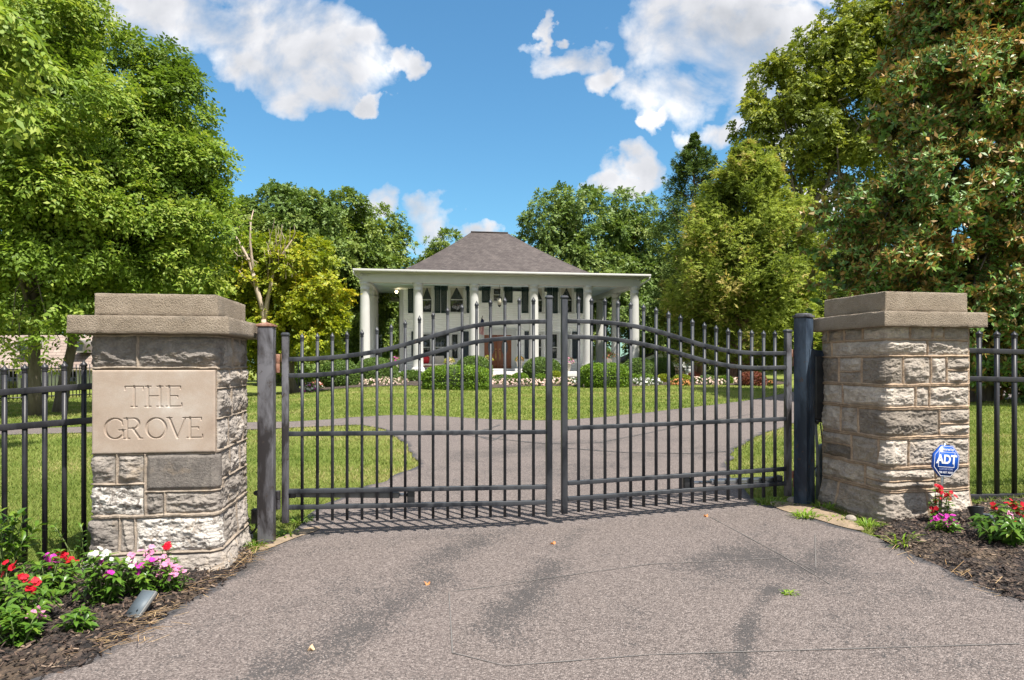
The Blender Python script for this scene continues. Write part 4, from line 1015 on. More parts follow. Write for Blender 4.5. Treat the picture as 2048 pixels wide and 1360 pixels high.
# little junction box behind the left post
jb = thing('junction_box', tuple(at(511, 1045, 5.22)), 'small black junction box low behind the rust capped post', 'junction box')
m4 = frame(at(511, 1046, 5.22), R(8))
MB(m4).box(-0.028, 0.045, -0.03, 0.03, 0, 0.115).build('box', M['black'], jb, bevel=0.006)
MB(m4).tube([(0.02, 0, 0.11), (0.02, 0, 0.22)], 0.009, 8).ell((0.012, 0, 0.24), (0.03, 0.02, 0.022), 10, 6).build('bracket', M['black'], jb)
MB(m4).tube([(0.02, 0, 0.0), (0.0, 0, -0.05), (-0.05, -0.01, -0.1)], 0.008, 8).build('wire', M['black'], jb)

# ------------------------------------------------------------------ side fences
def fence(o, ang, x0, x1, rails, tip, base, first, step, w, label, rw=0.045, slope=0.0):
    t = thing('picket_fence', tuple(o), label, 'fence', 'steel picket fences beside the gate'); Mx = frame(o, ang)
    for z, h in rails:
        bm = MB(Mx); bm.obox((x0, 0, z + slope * x0), (x1, 0, z + slope * x1), rw, h); bm.build('rail', M['fence'], t, bevel=0.003)
    x = first
    u = (Mx.to_3x3() @ Vector((1, 0, 0))).xy; n = Vector((-u.y, u.x))
    while x0 < x < x1:
        b = Mx @ Vector((x, 0, base + slope * x)); mb = MB(); fb = spear(mb, b, b.z - base + tip, w, u, n)
        p = mb.build('picket', M['fence'], t); fb.build('finial', M['fence'], p); x += step
    return t
fo = FL @ Vector((0, 0.42, 0)); fo.z = 0.0
fence(fo, R(14), -3.2, -0.0, [(1.352, 0.042), (1.10, 0.042), (0.085, 0.042)], 1.548, 0.05, -0.098, -0.134, 0.026, 'black steel picket fence running left from the plaque pillar') if False else None
def fence_run(o, ang, sgn, n, rails, tip, base, step, first, w, label, slope=0):
    t = thing('picket_fence', tuple(o), label, 'fence', 'steel picket fences beside the gate'); Mx = frame(o, ang)
    ln = first + step * (n - 0.3)
    for z, h in rails:
        MB(Mx).obox((0, 0, z), (sgn * ln, 0, z + slope * ln), 0.042, h).build('rail', M['fence'], t, bevel=0.003)
    u = (Mx.to_3x3() @ Vector((1, 0, 0))).xy; nn = Vector((-u.y, u.x))
    for i in range(n):
        x = first + i * step; b = Mx @ Vector((sgn * x, 0, base + slope * x)); mb = MB(); fb = spear(mb, b, b.z - base + tip, w, u, nn)
        p = mb.build('picket', M['fence'], t); fb.build('finial', M['fence'], p)
    return t
fence_run(fo, R(16), -1, 14, [(1.352, 0.045), (1.105, 0.045), (0.07, 0.045)], 1.545, 0.03, 0.122, 0.112, 0.0265, 'black steel picket fence running left from the plaque pillar', -0.07)
fo2 = FR @ Vector((L, 0.40, 0)); fo2.z = 0.0
fence_run(fo2, R(10), 1, 14, [(1.63, 0.045), (1.375, 0.045), (0.305, 0.045)], 1.82, 0.24, 0.188, 0.134, 0.030, 'black steel picket fence running right from the bare pillar', -0.02)
# ------------------------------------------------------------------ the columned house
PH = R(8.0); HO = Vector((-9.05, 40.0, 0)); HM = frame(HO, PH)
WD = 3.5                                   # porch depth
def hu(px, d):
    k = (px - CX) / F; c, s = math.cos(PH), math.sin(PH)
    # point = HO + u*(c,s) + d*(-s,c);  x = k*y
    return (k * (HO.y + d * c) - HO.x + d * s) / (c - k * s)
def hw(px, py, d):
    u = hu(px, d); y = HO.y + u * math.sin(PH) + d * math.cos(PH); return CAMZ + (HY - py) / F * y
def z1(x, y): return 680 + x * 0.32227, 440 + y * 0.32227
def WX(zx): return hu(z1(zx, 0)[0], WD)
def WZ(zx, zy): return hw(*z1(zx, zy), WD)
house = thing('columned_house', (HM @ Vector((8.5, 7, 0.7))), 'white two storey house with tall round porch columns and hipped grey roof', 'house')
FLZ = 1.02; TOP = 6.52
U0, U1 = 2.12, 14.9
def hb(): return MB(HM)
# porch floor, foundation, step
b = hb(); b.box(-0.6, 17.8, -0.55, 12.5, 0.2, FLZ); b.build('porch_floor', M['porch'], house, bevel=0.01)
us0, us1 = WX(930), WX(1110)
b = hb(); b.box(us0 - 0.3, us1 + 0.2, 1.9, WD - 0.01, FLZ, FLZ + 0.17); b.build('door_step', M['porch'], house, bevel=0.01)
b = hb(); b.box(us0 - 0.6, us1 + 0.9, -1.5, -0.56, 0.3, FLZ - 0.18); b.box(us0 - 0.6, us1 + 0.9, -2.2, -1.51, 0.3, FLZ - 0.36); b.build('brick_steps', M['brickstep'], house, bevel=0.01)
# clapboard walls: a saw-tooth of lapped boards
def clap(u0, u1, z0, z1_, d, side=None):
    n = int((z1_ - z0) / 0.155); h = (z1_ - z0) / n; mb = hb()
    for i in range(n):
        a = z0 + i * h
        if side is None: mb.add([(u0, d - 0.032, a), (u1, d - 0.032, a), (u1, d - 0.008, a + h), (u0, d - 0.008, a + h), (u0, d, a), (u1, d, a)], [[(0, 1, 2, 3), (4, 5, 1, 0)]])
        else:
            s = side; mb.add([(u0 + s * 0.032, d, a), (u0 + s * 0.032, 12, a), (u0 + s * 0.008, 12, a + h), (u0 + s * 0.008, d, a + h), (u0, d, a), (u0, 12, a)], [[(0, 1, 2, 3), (4, 5, 1, 0)]])
    return mb
w = clap(U0, U1, FLZ, TOP, WD); w.build('front_wall', M['siding'], house)
clap(U0 + 0.05, 0, FLZ, TOP, WD, -1).build('side_wall', M['siding'], house); clap(U1 - 0.05, 0, FLZ, TOP, WD, 1).build('side_wall', M['siding'], house)
b = hb(); b.box(U0 + 0.02, U1 - 0.02, WD + 0.01, 12, FLZ, TOP); b.build('back_wall', M['siding'], house)
b = hb()
for u in (U0, U1): b.box(u - 0.13, u + 0.13, WD - 0.05, WD + 0.1, FLZ, TOP)
b.build('corner_board', M['white'], house, bevel=0.008)
# ceiling, beam, cornice, gutter
b = hb(); b.box(-0.2, 17.4, -0.1, 12.6, TOP + 0.3, TOP + 0.36); b.build('porch_ceiling', M['ceil'], house)
def ring(x0, x1, y0, y1, w, z0, z1_):
    m = hb(); m.box(x0, x1, y0, y0 + w, z0, z1_); m.box(x0, x1, y1 - w, y1, z0, z1_); m.box(x0, x0 + w, y0 + w + .002, y1 - w - .002, z0, z1_); m.box(x1 - w, x1, y0 + w + .002, y1 - w - .002, z0, z1_); return m
ring(-0.31, 17.51, -0.31, 12.4, 0.6, TOP, TOP + 0.52).build('beam', M['white'], house, bevel=0.01)
ring(-0.40, 17.60, -0.40, 12.5, 0.3, TOP + 0.523, TOP + 0.60).build('crown_moulding', M['white'], house, bevel=0.02)
ring(-0.58, 17.92, -0.72, 12.8, 0.7, TOP + 0.603, TOP + 0.66).build('soffit', M['white'], house)
m = ring(-0.66, 18.04, -0.84, 12.92, 0.13, TOP + 0.60, TOP + 0.735); m.build('gutter', M['white'], house, bevel=0.03, seg=3)
# roof: nearly flat over the galleries, then a concave hip to a short ridge
GZ = TOP + 0.70; RZ = hw(977, 465.5, 7.0)
ru0, ru1 = 7.1, 9.75; d0r, d1r = -0.76, 12.84; dm = 6.9
lv = []
for t in np.linspace(0, 1, 26):
    # outline shrinks from eave to ridge; height profile concave
    k = t
    a = (-0.6) * (1 - k) + ru0 * k; bb = 17.96 * (1 - k) + ru1 * k; e = d0r * (1 - k) + (dm - 0.02) * k; f = d1r * (1 - k) + (dm + 0.02) * k
    s = max(0, (t - 0.36) / 0.64)
    z = GZ + 0.06 + 0.30 * min(t / 0.36, 1) + (RZ - GZ - 0.36) * (0.86 * s + 0.14 * s * s) if t > 0.36 else GZ + 0.06 + 0.30 * (t / 0.36)
    lv.append([(a, e, z), (bb, e, z), (bb, f, z), (a, f, z)])
mb = hb(); V = [p for l in lv for p in l]; q = [(4 * i + k, 4 * i + (k + 1) % 4, 4 * i + 4 + (k + 1) % 4, 4 * i + 4 + k) for i in range(25) for k in range(4)]
mb.add(V, [q + [(100, 101, 102, 103)]]); mb.build('roof', M['roof'], house)
b = hb(); b.box(ru0 - 0.05, ru1 + 0.05, dm - 0.12, dm + 0.12, RZ - 0.03, RZ + 0.05); b.build('ridge_cap', M['roof'], house, bevel=0.02)
# columns
def column(u, d):
    mb = hb(); mb.box(u - 0.42, u + 0.42, d - 0.42, d + 0.42, FLZ, FLZ + 0.12)
    prof = [(0.42, 0.12), (0.42, 0.17), (0.38, 0.24), (0.335, 0.27)]; H = TOP - FLZ
    for i in range(13):
        t = i / 12; prof.append((0.32 - 0.045 * t ** 1.6, 0.3 + (H - 0.75) * t))
    prof += [(0.30, H - 0.43), (0.30, H - 0.40), (0.278, H - 0.38), (0.278, H - 0.2), (0.31, H - 0.15), (0.335, H - 0.1), (0.335, H)]
    c = Vector((u, d, FLZ)); mb.tube([c + Vector((0, 0, z)) for r, z in prof], [r for r, z in prof], 28)
    mb.build('column', M['white'], house, True)
for u in (0, 3.24, 6.73, 10.54, 14.08, 17.2): column(u, 0)
for d in (4.1, 8.2, 12.1): column(0, d); column(17.2, d)
b = hb(); b.box(U0 - 0.45, U0 - 0.02, 11.4, 11.9, FLZ, TOP); b.build('rear_pilaster', M['white'], house)
# windows, shutters
def window(zx0, zx1, zy0, zy1, curtain=True, mull=0.5, fr=0.13):
    u0, u1 = WX(zx0), WX(zx1); t = WZ(zx0, zy0); bt = WZ(zx0, zy1)
    m = hb(); d = WD
    for a, c, e, f in ((u0, u1, t - fr, t), (u0 - 0.04, u1 + 0.04, bt, bt + fr * 0.8), (u0, u0 + fr, bt + fr * 0.8 + .002, t - fr - .002), (u1 - fr, u1, bt + fr * 0.8 + .002, t - fr - .002)): m.box(a, c, d - 0.07, d + 0.02, e, f)
    w = m.build('window', M['white'], house, bevel=0.006)
    g = hb(); g.box(u0 + fr - .01, u1 - fr + .01, d - 0.036, d - 0.033, bt + fr * .7, t - fr + .01); g.build('pane', M['glass'], w)
    zm = bt + (t - bt) * mull; s = hb(); s.box(u0 + fr, u1 - fr, d - 0.055, d - 0.037, zm - 0.03, zm + 0.03)
    for uu in (u0 + fr, u1 - fr - 0.045): s.box(uu, uu + 0.045, d - 0.05, d - 0.037, bt + fr * .8, zm - .03); s.box(uu, uu + 0.045, d - 0.05, d - 0.037, zm + .03, t - fr)
    s.build('sash', M['white'], w)
    if curtain:
        cu = hb(); cu.m = 0; uc = (u0 + u1) / 2; zt = t - fr; zb = zm + (t - zm) * 0.02; sp = (u1 - u0) / 2 - fr
        for sg in (-1, 1):
            pts = []
            for i in range(9):
                k = i / 8; inner = sp * (0.08 + 0.88 * k); z = zt + (zb - zt) * k
                pts.append([(uc + sg * inner, d - 0.0395 - 0.002 * (i % 2), z), (uc + sg * sp, d - 0.0395, z)])
            cu.grid(np.array(pts))
        cu.build('curtain', M['curtain'], w)
    return w
def shutter(zx0, zx1, zy0, zy1, mat='shutter', split=False):
    u0, u1 = WX(zx0), WX(zx1); t = WZ(zx0, zy0); bt = WZ(zx0, zy1); parts = [(u0, u1)] if not split else [(u0, (u0 + u1) / 2 - 0.02), ((u0 + u1) / 2 + 0.02, u1)]
    for a, c in parts:
        m = hb(); m.box(a, a + 0.06, WD - 0.085, WD - 0.033, bt, t); m.box(c - 0.06, c, WD - 0.085, WD - 0.033, bt, t); m.box(a + .06, c - .06, WD - 0.083, WD - 0.033, bt, bt + 0.09); m.box(a + .06, c - .06, WD - 0.083, WD - 0.033, t - 0.09, t)
        z = bt + 0.09
        while z < t - 0.1: m.add([(a + .06, WD - 0.078, z), (c - .06, WD - 0.078, z), (c - .06, WD - 0.042, z + 0.05), (a + .06, WD - 0.042, z + 0.05)], [[(0, 1, 2, 3)]]); z += 0.055
        m.build('shutter', M[mat], house)
for a in ((422, 455), (1465, 1507)): shutter(a[0], a[1], 425, 578)
shutter(587, 663, 408, 578, split=True); shutter(785, 822, 408, 578); shutter(1127, 1167, 412, 578); shutter(1285, 1350, 412, 580, split=True)
shutter(880, 930, 410, 513); shutter(1020, 1070, 412, 513)
window(497, 582, 408, 580); window(670, 778, 408, 580); window(1172, 1268, 412, 580); window(1357, 1452, 412, 580); window(936, 1013, 412, 512, False, 0.48, 0.16)
shutter(443, 457, 692, 860, 'shutter2'); shutter(765, 798, 692, 862, 'shutter2'); shutter(1145, 1172, 692, 862, 'shutter2'); shutter(1440, 1474, 694, 862, 'shutter2')
window(472, 574, 698, 868, False, 0.46); window(576, 678, 698, 868, False, 0.46); window(680, 745, 698, 868, False, 0.46)
window(1180, 1262, 698, 868, False, 0.46); window(1300, 1360, 698, 868, False, 0.46); window(1364, 1428, 698, 868, False, 0.46)
# door
du0, du1 = WX(895), WX(1062); dt = WZ(895, 713); db = FLZ + 0.17; uc = (du0 + du1) / 2
m = hb()
for a, c, e, f in ((WX(866), du0 - .002, db, dt + .3), (du1 + .002, WX(1092), db, dt + .3), (WX(866) - .05, WX(1092) + .05, dt + .303, dt + .42), (du0, du1, dt + 0.002, dt + .3)): m.box(a, c, WD - 0.1, WD + 0.02, e, f)
fr = m.build('door_surround', M['white'], house, bevel=0.01)
for i, (a, c) in enumerate(((du0, uc - .006), (uc + .006, du1))):
    m = hb(); m.box(a, c, WD - 0.075, WD - 0.034, db, dt)
    mx = (a + c) / 2; hwid = (c - a) / 2
    m.box(a + 0.14, c - 0.14, WD - 0.088, WD - 0.076, db + 0.12, db + 0.28); m.box(a + 0.14, c - 0.14, WD - 0.088, WD - 0.076, db + 0.34, db + 0.74)
    door = m.build('door', M['wood'], house, bevel=0.012)
    oc = Vector((mx, WD - 0.078, db + (dt - db) * 0.63)); th = np.linspace(0, 2 * np.pi, 33)
    def oval(rx, rz, y): return [(oc.x + rx * math.cos(a_), y, oc.z + rz * math.sin(a_)) for a_ in th[:-1]]
    g = hb(); g.add(oval(hwid * 0.48, (dt - db) * 0.235, WD - 0.084), [[tuple(range(32))]]); g.build('oval_glass', M['glass'], door)
    rim = hb(); P = np.array([oval(hwid * 0.46, (dt - db) * 0.228, WD - 0.086), oval(hwid * 0.5, (dt - db) * 0.238, WD - 0.10), oval(hwid * 0.56, (dt - db) * 0.258, WD - 0.096), oval(hwid * 0.58, (dt - db) * 0.262, WD - 0.076)]); P = np.concatenate([P, P[:, :1]], 1); rim.grid(P); rim.build('oval_moulding', M['wood'], door)
    hx = uc + (-0.14 if i == 0 else 0.14); h = hb(); zc = db + (dt - db) * 0.38
    h.tube([(hx, WD - 0.08, zc + 0.32), (hx, WD - 0.14, zc + 0.3), (hx, WD - 0.15, zc), (hx, WD - 0.14, zc - 0.3), (hx, WD - 0.08, zc - 0.32)], [0.02, 0.026, 0.03, 0.026, 0.02], 8); h.ell((hx, WD - 0.085, zc + 0.45), (0.04, 0.02, 0.04), 10, 6); h.build('pull_handle', M['brass'], door)
m = hb(); m.box(WX(1100), WX(1112), WD - 0.12, WD - 0.034, WZ(1100, 785), WZ(1100, 770)); m.build('door_bell', M['black'], house)
# downspouts at the corners and eave lights
for sg, u in ((-1, -0.62), (1, 17.98)):
    m = hb(); m.tube([(u, -0.78, TOP + 0.6), (u - sg * 0.02, -0.7, TOP + 0.42), (u - sg * 0.45, -0.25, TOP + 0.1), (u - sg * 0.48, -0.2, TOP - 0.1)], 0.05, 8); m.build('downspout', M['white'], house, True)
for u in (-0.15, 0.15, 17.35):
    m = hb(); m.ell((u, -0.36, TOP + 0.44), (0.06, 0.09, 0.06), 10, 8); m.build('eave_lamp', M['white'], house, True)
# lit porch lamp on the left gallery
lm, nt_, b_ = nodes('lit_bulb'); b_.inputs['Emission Color'].default_value = (1, 0.75, 0.45, 1); b_.inputs['Emission Strength'].default_value = 8
lc = HM.inverted() @ at(793, 583.5, 46.0)
m = hb(); m.ell((lc.x, lc.y, lc.z), (0.10, 0.10, 0.10), 12, 8); lb = m.build('porch_bulb', lm, house, True)
m = hb(); m.tube([(lc.x, lc.y, lc.z + 0.1), (lc.x, lc.y, TOP + 0.31)], 0.02, 6); m.build('lamp_rod', M['white'], house)
# lantern hanging over the door
ln = HM.inverted() @ at(999, 603, 41.2); lan = thing('porch_lantern', HM @ ln, 'glass hanging lantern on a thin rod before the small upper window', 'lantern')
m = hb(); m.tube([(ln.x, ln.y, ln.z + 0.28), (ln.x, ln.y, TOP + 0.3)], 0.012, 6); m.lathe((ln.x, ln.y, ln.z), [(0.2, 0.2), (0.16, 0.23), (0.05, 0.3), (0.02, 0.36)], 6); m.lathe((ln.x, ln.y, ln.z), [(0.03, -0.36), (0.08, -0.3), (0.12, -0.24), (0.12, -0.22)], 6); m.build('lantern_frame', M['black'], lan)
m = hb(); m.lathe((ln.x, ln.y, ln.z), [(0.12, -0.215), (0.17, 0.195)], 6); m.build('lantern_glass', M['lglass'], lan)
# small flag on a slanting pole by the left of the door
fl = HM.inverted() @ at(966, 655, 43.0); flg = thing('house_flag', HM @ fl, 'small striped flag drooping from a slanting pole beside the door', 'flag')
m = hb(); m.tube([(fl.x - 0.05, fl.y - 0.25, fl.z + 0.75), (fl.x - 0.4, WD - 0.05, fl.z - 0.75)], 0.02, 6); m.build('pole', M['gate_worn'], flg)
fm = {}
for nm, c in (('flag_blue', (0.02, 0.03, 0.12)), ('flag_red', (0.45, 0.03, 0.05)), ('flag_white', (0.75, 0.73, 0.7))): fm[nm] = simple(nm, c, None, 5, 0.8)
m = hb(); NU, NZ = 15, 13; pts = np.zeros((NZ, NU, 3))
for i in range(NZ):
    for j in range(NU):
        s_ = j / (NU - 1); t_ = i / (NZ - 1); pts[i, j] = (fl.x - 0.06 - 0.22 * t_ * 0.8 + (s_ - 0.3) * 0.42 * (0.35 + 0.65 * t_), fl.y - 0.2 + 0.07 * math.sin(s_ * 11 + t_), fl.z + 0.62 - 1.0 * t_ - 0.16 * s_)
for j in range(NU - 1):
    m.m = 0; m.grid(pts[:6, j:j + 2]); m.m = 1 + j % 2; m.grid(pts[5:, j:j + 2])
m.build('cloth', [fm['flag_blue'], fm['flag_red'], fm['flag_white']], flg)
# wall bird ornament, tiny
m = hb(); bx, bz = WX(1080), WZ(1080, 692); m.ell((bx, WD - 0.06, bz), (0.04, 0.03, 0.09), 8, 6); m.tube([(bx, WD - 0.06, bz + 0.05), (bx + 0.02, WD - 0.06, bz + 0.14)], 0.02, 6); o = m.build('wall_ornament', M['black'])
tag(o, 'tiny dark wall ornament up and right of the front doors', 'ornament')
# porch seat with a red cushion left of the door
su = hu(865, 2.4); st_ = thing('porch_settee', HM @ Vector((su, 2.4, FLZ)), 'wooden porch settee with cream back and a red cushion', 'settee')
m = hb()
for uu in (su - 0.85, su + 0.85):
    for dd in (2.0, 2.75): m.box(uu - 0.04, uu + 0.04, dd - 0.04, dd + 0.04, FLZ, FLZ + 0.66)
    m.box(uu - 0.06, uu + 0.06, 1.95, 2.8, FLZ + 0.662, FLZ + 0.72)
m.box(su - 0.805, su + 0.805, 1.98, 2.78, FLZ + 0.28, FLZ + 0.38); m.build('frame', M['wicker'], st_, bevel=0.01)
m = hb(); m.box(su - 0.78, su + 0.78, 1.98, 2.6, FLZ + 0.382, FLZ + 0.5); m.build('seat_cushion', M['cream'], st_, bevel=0.04, seg=3)
m = hb(); m.box(su - 0.78, su + 0.78, 2.62, 2.8, FLZ + 0.39, FLZ + 1.02); m.build('back_cushion', M['cream'], st_, bevel=0.06, seg=3)
ru = hu(850.5, 2.1); m = hb(); m.M = HM @ Matrix.Translation((ru, 2.3, FLZ + 0.76)) @ Matrix.Rotation(0.35, 4, 'X') @ Matrix.Rotation(0.15, 4, 'Y'); m.ell((0, 0, 0), (0.28, 0.12, 0.27), 16, 10, 4)
o = m.build('cushion', M['red'], None, True); tag(o, 'plump red cushion leaning on the left of the porch settee', 'cushion')

# ------------------------------------------------------------------ shrubs, flowers
def add_label(o, s): o['label'] = s
def hedge(name, label, px, d, wpx, htop, base_z, mat, p=2.6, leaf=0.035, n=11000, depth=None, rng=RNG, cat='hedge', group=None, fl=None):
    k = d / F; rx = wpx * k / 2; c = onground(px, d); zb = c.z + base_z; zt = CAMZ + (HY - htop) * k; rz = (zt - zb)
    ry = depth or rx * 0.9
    t = thing(name, (c.x, d, zb), label, cat, group)
    th = rng.uniform(0, 2 * np.pi, n); h = rng.uniform(-0.55, 1, n)
    f = lambda a: np.sign(a) * np.abs(a) ** (2 / p)
    hz = np.arcsin(np.clip(h, -1, 1))
    nz = np.column_stack([f(np.cos(hz)) * f(np.cos(th)), f(np.cos(hz)) * f(np.sin(th)), f(np.sin(hz))])
    cen = np.array([c.x, d, zb + rz * 0.38]); rad = np.array([rx, ry, rz * 0.62])
    lump = 1 + 0.13 * (vnoise(nz * 3.0, 1.3, 5 + int(px), 3) - 0.5)
    P = cen + nz * rad * (lump * rng.uniform(0.93, 1.02, n))[:, None]; P[:, 2] = np.maximum(P[:, 2], zb - 0.02 + 0.05 * rng.random(n))
    out = unit(nz / rad)
    ax = unit(out * 0.6 + rdir(rng, n) * 0.8); nr = unit(out + rdir(rng, n) * 0.7); l = leaf * rng.uniform(0.7, 1.4, n) * 1.6
    q = leafquads(P, ax, nr, l, l * 0.42)
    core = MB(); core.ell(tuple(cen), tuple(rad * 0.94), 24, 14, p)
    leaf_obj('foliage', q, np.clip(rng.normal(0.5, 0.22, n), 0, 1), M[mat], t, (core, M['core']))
    return t
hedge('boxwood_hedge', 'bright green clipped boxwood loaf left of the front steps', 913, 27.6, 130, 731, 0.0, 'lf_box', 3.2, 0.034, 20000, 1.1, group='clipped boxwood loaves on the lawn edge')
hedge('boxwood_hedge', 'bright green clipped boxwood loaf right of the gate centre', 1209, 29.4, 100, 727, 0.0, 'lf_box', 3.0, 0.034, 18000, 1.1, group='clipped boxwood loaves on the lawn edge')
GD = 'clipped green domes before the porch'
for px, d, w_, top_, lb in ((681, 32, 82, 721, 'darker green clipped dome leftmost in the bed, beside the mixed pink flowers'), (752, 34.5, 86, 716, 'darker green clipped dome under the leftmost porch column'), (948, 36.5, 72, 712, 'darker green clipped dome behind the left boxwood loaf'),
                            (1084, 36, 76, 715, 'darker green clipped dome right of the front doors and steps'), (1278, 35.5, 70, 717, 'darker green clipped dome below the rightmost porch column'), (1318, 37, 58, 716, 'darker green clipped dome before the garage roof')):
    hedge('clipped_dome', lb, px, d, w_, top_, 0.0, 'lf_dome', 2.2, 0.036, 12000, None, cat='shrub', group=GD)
GS = 'small clipped mounds among the flowers'
for px, d, w_, top_, m_, lb in ((1006, 32.5, 44, 750, 'lf_dome', 'small dull green mound in the flowers before the brick steps'), (1040, 31.5, 34, 746.5, 'lf_box', 'small bright green mound just right of the brick steps'), (1082, 31, 26, 748, 'lf_box', 'small bright green mound touching the gate centre from the left'), (1111, 32.5, 26, 743, 'lf_lime', 'lime yellow mound behind the meeting of the gate leaves'),
                                (1264, 31.5, 26, 748, 'lf_box', 'small green mound close right of the right boxwood loaf'), (1290, 32.0, 36, 748, 'lf_box', 'small green mound among white flowers'), (1327, 31.5, 26, 749, 'lf_lime', 'yellowish green mound beside the cream hydrangeas'), (1364, 31.5, 34, 750, 'lf_lime', 'yellowish green mound before the garage door'), (1413, 31.5, 32, 751, 'lf_dome', 'flat dull green mound among pale pink flowers'), (1452, 31.5, 26, 752, 'lf_box', 'flat bright green mound left of the red barberry'), (973, 34, 20, 738, 'lf_lime', 'lime yellow tuft peeping right of the left boxwood loaf')):
    hedge('clipped_mound', lb, px, d, w_, top_, 0.0, m_, 2.3, 0.034, 3500, None, cat='shrub', group=GS)
hedge('barberry_bush', 'round reddish barberry bush at the right end of the flowers', 1504, 30.5, 50, 745, 0.0, 'lf_barb', 2.3, 0.045, 6000, cat='shrub')
hedge('barberry_bush', 'small dusky red shrub in front of the garage corner', 1388, 34, 24, 745, 0.0, 'lf_barb', 2.0, 0.045, 2500, cat='shrub')
hedge('low_shrub', 'loose green shrub under the second porch column', 822, 34, 60, 742, 0.0, 'lf_dome', 2.0, 0.05, 5000, cat='shrub')
hedge('low_shrub', 'loose green shrub left of the left boxwood loaf, behind the flowers', 862, 33, 40, 744, 0.0, 'lf_box', 2.0, 0.05, 4000, cat='shrub')
def petals(rng, P, out, r, k=5):
    """small open flowers: k petals each; returns quads"""
    n = len(P); up = unit(out + rdir(rng, n) * 0.35); a = unit(np.cross(up, rdir(rng, n))); b = np.cross(up, a); q = []
    for j in range(k):
        t = 2 * np.pi * j / k; d = a * math.cos(t) + b * math.sin(t); s = np.cross(up, d); rr = (r * rng.uniform(0.85, 1.1, n))[:, None]
        q.append(np.stack([P, P + d * rr * 0.75 - s * rr * 0.48 + up * rr * 0.1, P + d * rr + up * rr * 0.02, P + d * rr * 0.75 + s * rr * 0.48 + up * rr * 0.1], 1))
    return np.concatenate(q), up
def flower_clump(name, label, c, r, h, mat, nf, rf, group, leafm='lf_dome', nl=500, cat='flowers', mats2=None, leaf=0.06):
    rng = RNG; t = thing(name, tuple(c), label, cat, group); c = np.array(c)
    d = rdir(rng, nl); d[:, 2] = np.abs(d[:, 2]); P = c + d * np.array([r, r * 0.8, h]) * (rng.random(nl) ** 0.4)[:, None]
    ax = unit(d + rdir(rng, nl) * 0.7); nr = unit(np.array([0, 0, 1.0]) + rdir(rng, nl) * 0.6); l = leaf * rng.uniform(0.7, 1.3, nl)
    leaf_obj('foliage', leafquads(P, ax, nr, l, l * 0.4), np.clip(rng.normal(0.45, 0.25, nl), 0, 1), M[leafm], t)
    ms = [mat] + (mats2 or [])
    d = rdir(rng, nf); d[:, 2] = np.abs(d[:, 2]); P = c + d * np.array([r, r * 0.8, h]) * rng.uniform(0.9, 1.08, nf)[:, None]
    for i, m_ in enumerate(ms):
        s = slice(i, nf, len(ms)); q, _ = petals(rng, P[s], d[s], np.full(len(P[s]), rf)); leaf_obj('blossoms', q, rng.random(len(q)), M[m_], t)
    return t
FG = 'pale pink bedding flowers along the front of the bed'
def row(x0, x1, y0, y1, n, mat, grp, lab, r=0.42, h=0.34, nf=62, rf=0.052, **kw):
    for i in range(n):
        px = x0 + (x1 - x0) * (i + 0.5) / n + RNG.uniform(-2, 2); py = y0 + (y1 - y0) * (i + 0.5) / n + RNG.uniform(-1, 1)
        flower_clump('bedding_flowers', lab, gnd(px, py), r * RNG.uniform(0.85, 1.15), h * RNG.uniform(0.85, 1.15), mat, nf, rf, grp, **kw)
row(722, 812, 773, 769, 7, 'p_pale', FG + ' at the left', 'pale pink bedding flowers below the two leftmost columns')
row(885, 975, 778, 777, 5, 'p_pale', FG + ' at the loaf', 'pale pink bedding flowers growing against the left boxwood loaf', r=0.34, h=0.3)
row(972, 1140, 772, 770, 12, 'p_pale', FG + ' in the middle', 'pale pink bedding flowers in the row before the brick steps')
row(1168, 1250, 774, 774, 4, 'p_pale', FG + ' at the right loaf', 'pale pink bedding flowers at the foot of the right boxwood loaf', r=0.25, h=0.25, nf=34)
row(1140, 1165, 768, 768, 2, 'p_white', 'white flowers left of the right loaf', 'white bedding flowers tucked left of the right boxwood loaf', r=0.36)
row(1266, 1316, 770, 769, 4, 'p_white', 'white flowers right of the right loaf', 'white bedding flowers between the right boxwood loaf and hydrangeas', r=0.4)
row(1345, 1376, 770, 770, 3, 'p_org', 'orange flowers', 'orange pink bedding flowers before the yellowish mounds', r=0.28, h=0.28)
row(1384, 1484, 769, 768, 9, 'p_pale', FG + ' at the right', 'pale pink bedding flowers between the mounds and red barberry')
row(1280, 1365, 758, 757, 7, 'p_peach', 'cream hydrangeas behind the mounds', 'tall cream hydrangea heads behind the small mounds, before the garage', r=0.5, h=0.75, nf=70, rf=0.07)
row(1518, 1524, 770, 770, 1, 'p_org', None, 'small orange flowers at the right foot of the barberry', r=0.24, h=0.22)
row(1540, 1546, 771, 771, 1, 'p_org', None, 'lone small orange flower clump right of the barberry', r=0.2, h=0.25)
for px, py, c1, c2 in ((617, 784, 'p_mag', ['p_white']), (632, 780, 'p_coral', ['p_white']), (644, 776, 'p_coral', [])):
    flower_clump('bedding_flowers', {617: 'magenta and white flowers at the far left tip of the bed', 632: 'coral and white flowers next to the leftmost dome', 644: 'coral red flowers touching the leftmost dome'}[px], gnd(px, py), 0.42, 0.42, c1, 50, 0.06, 'mixed flowers at the left tip of the bed', mats2=c2)
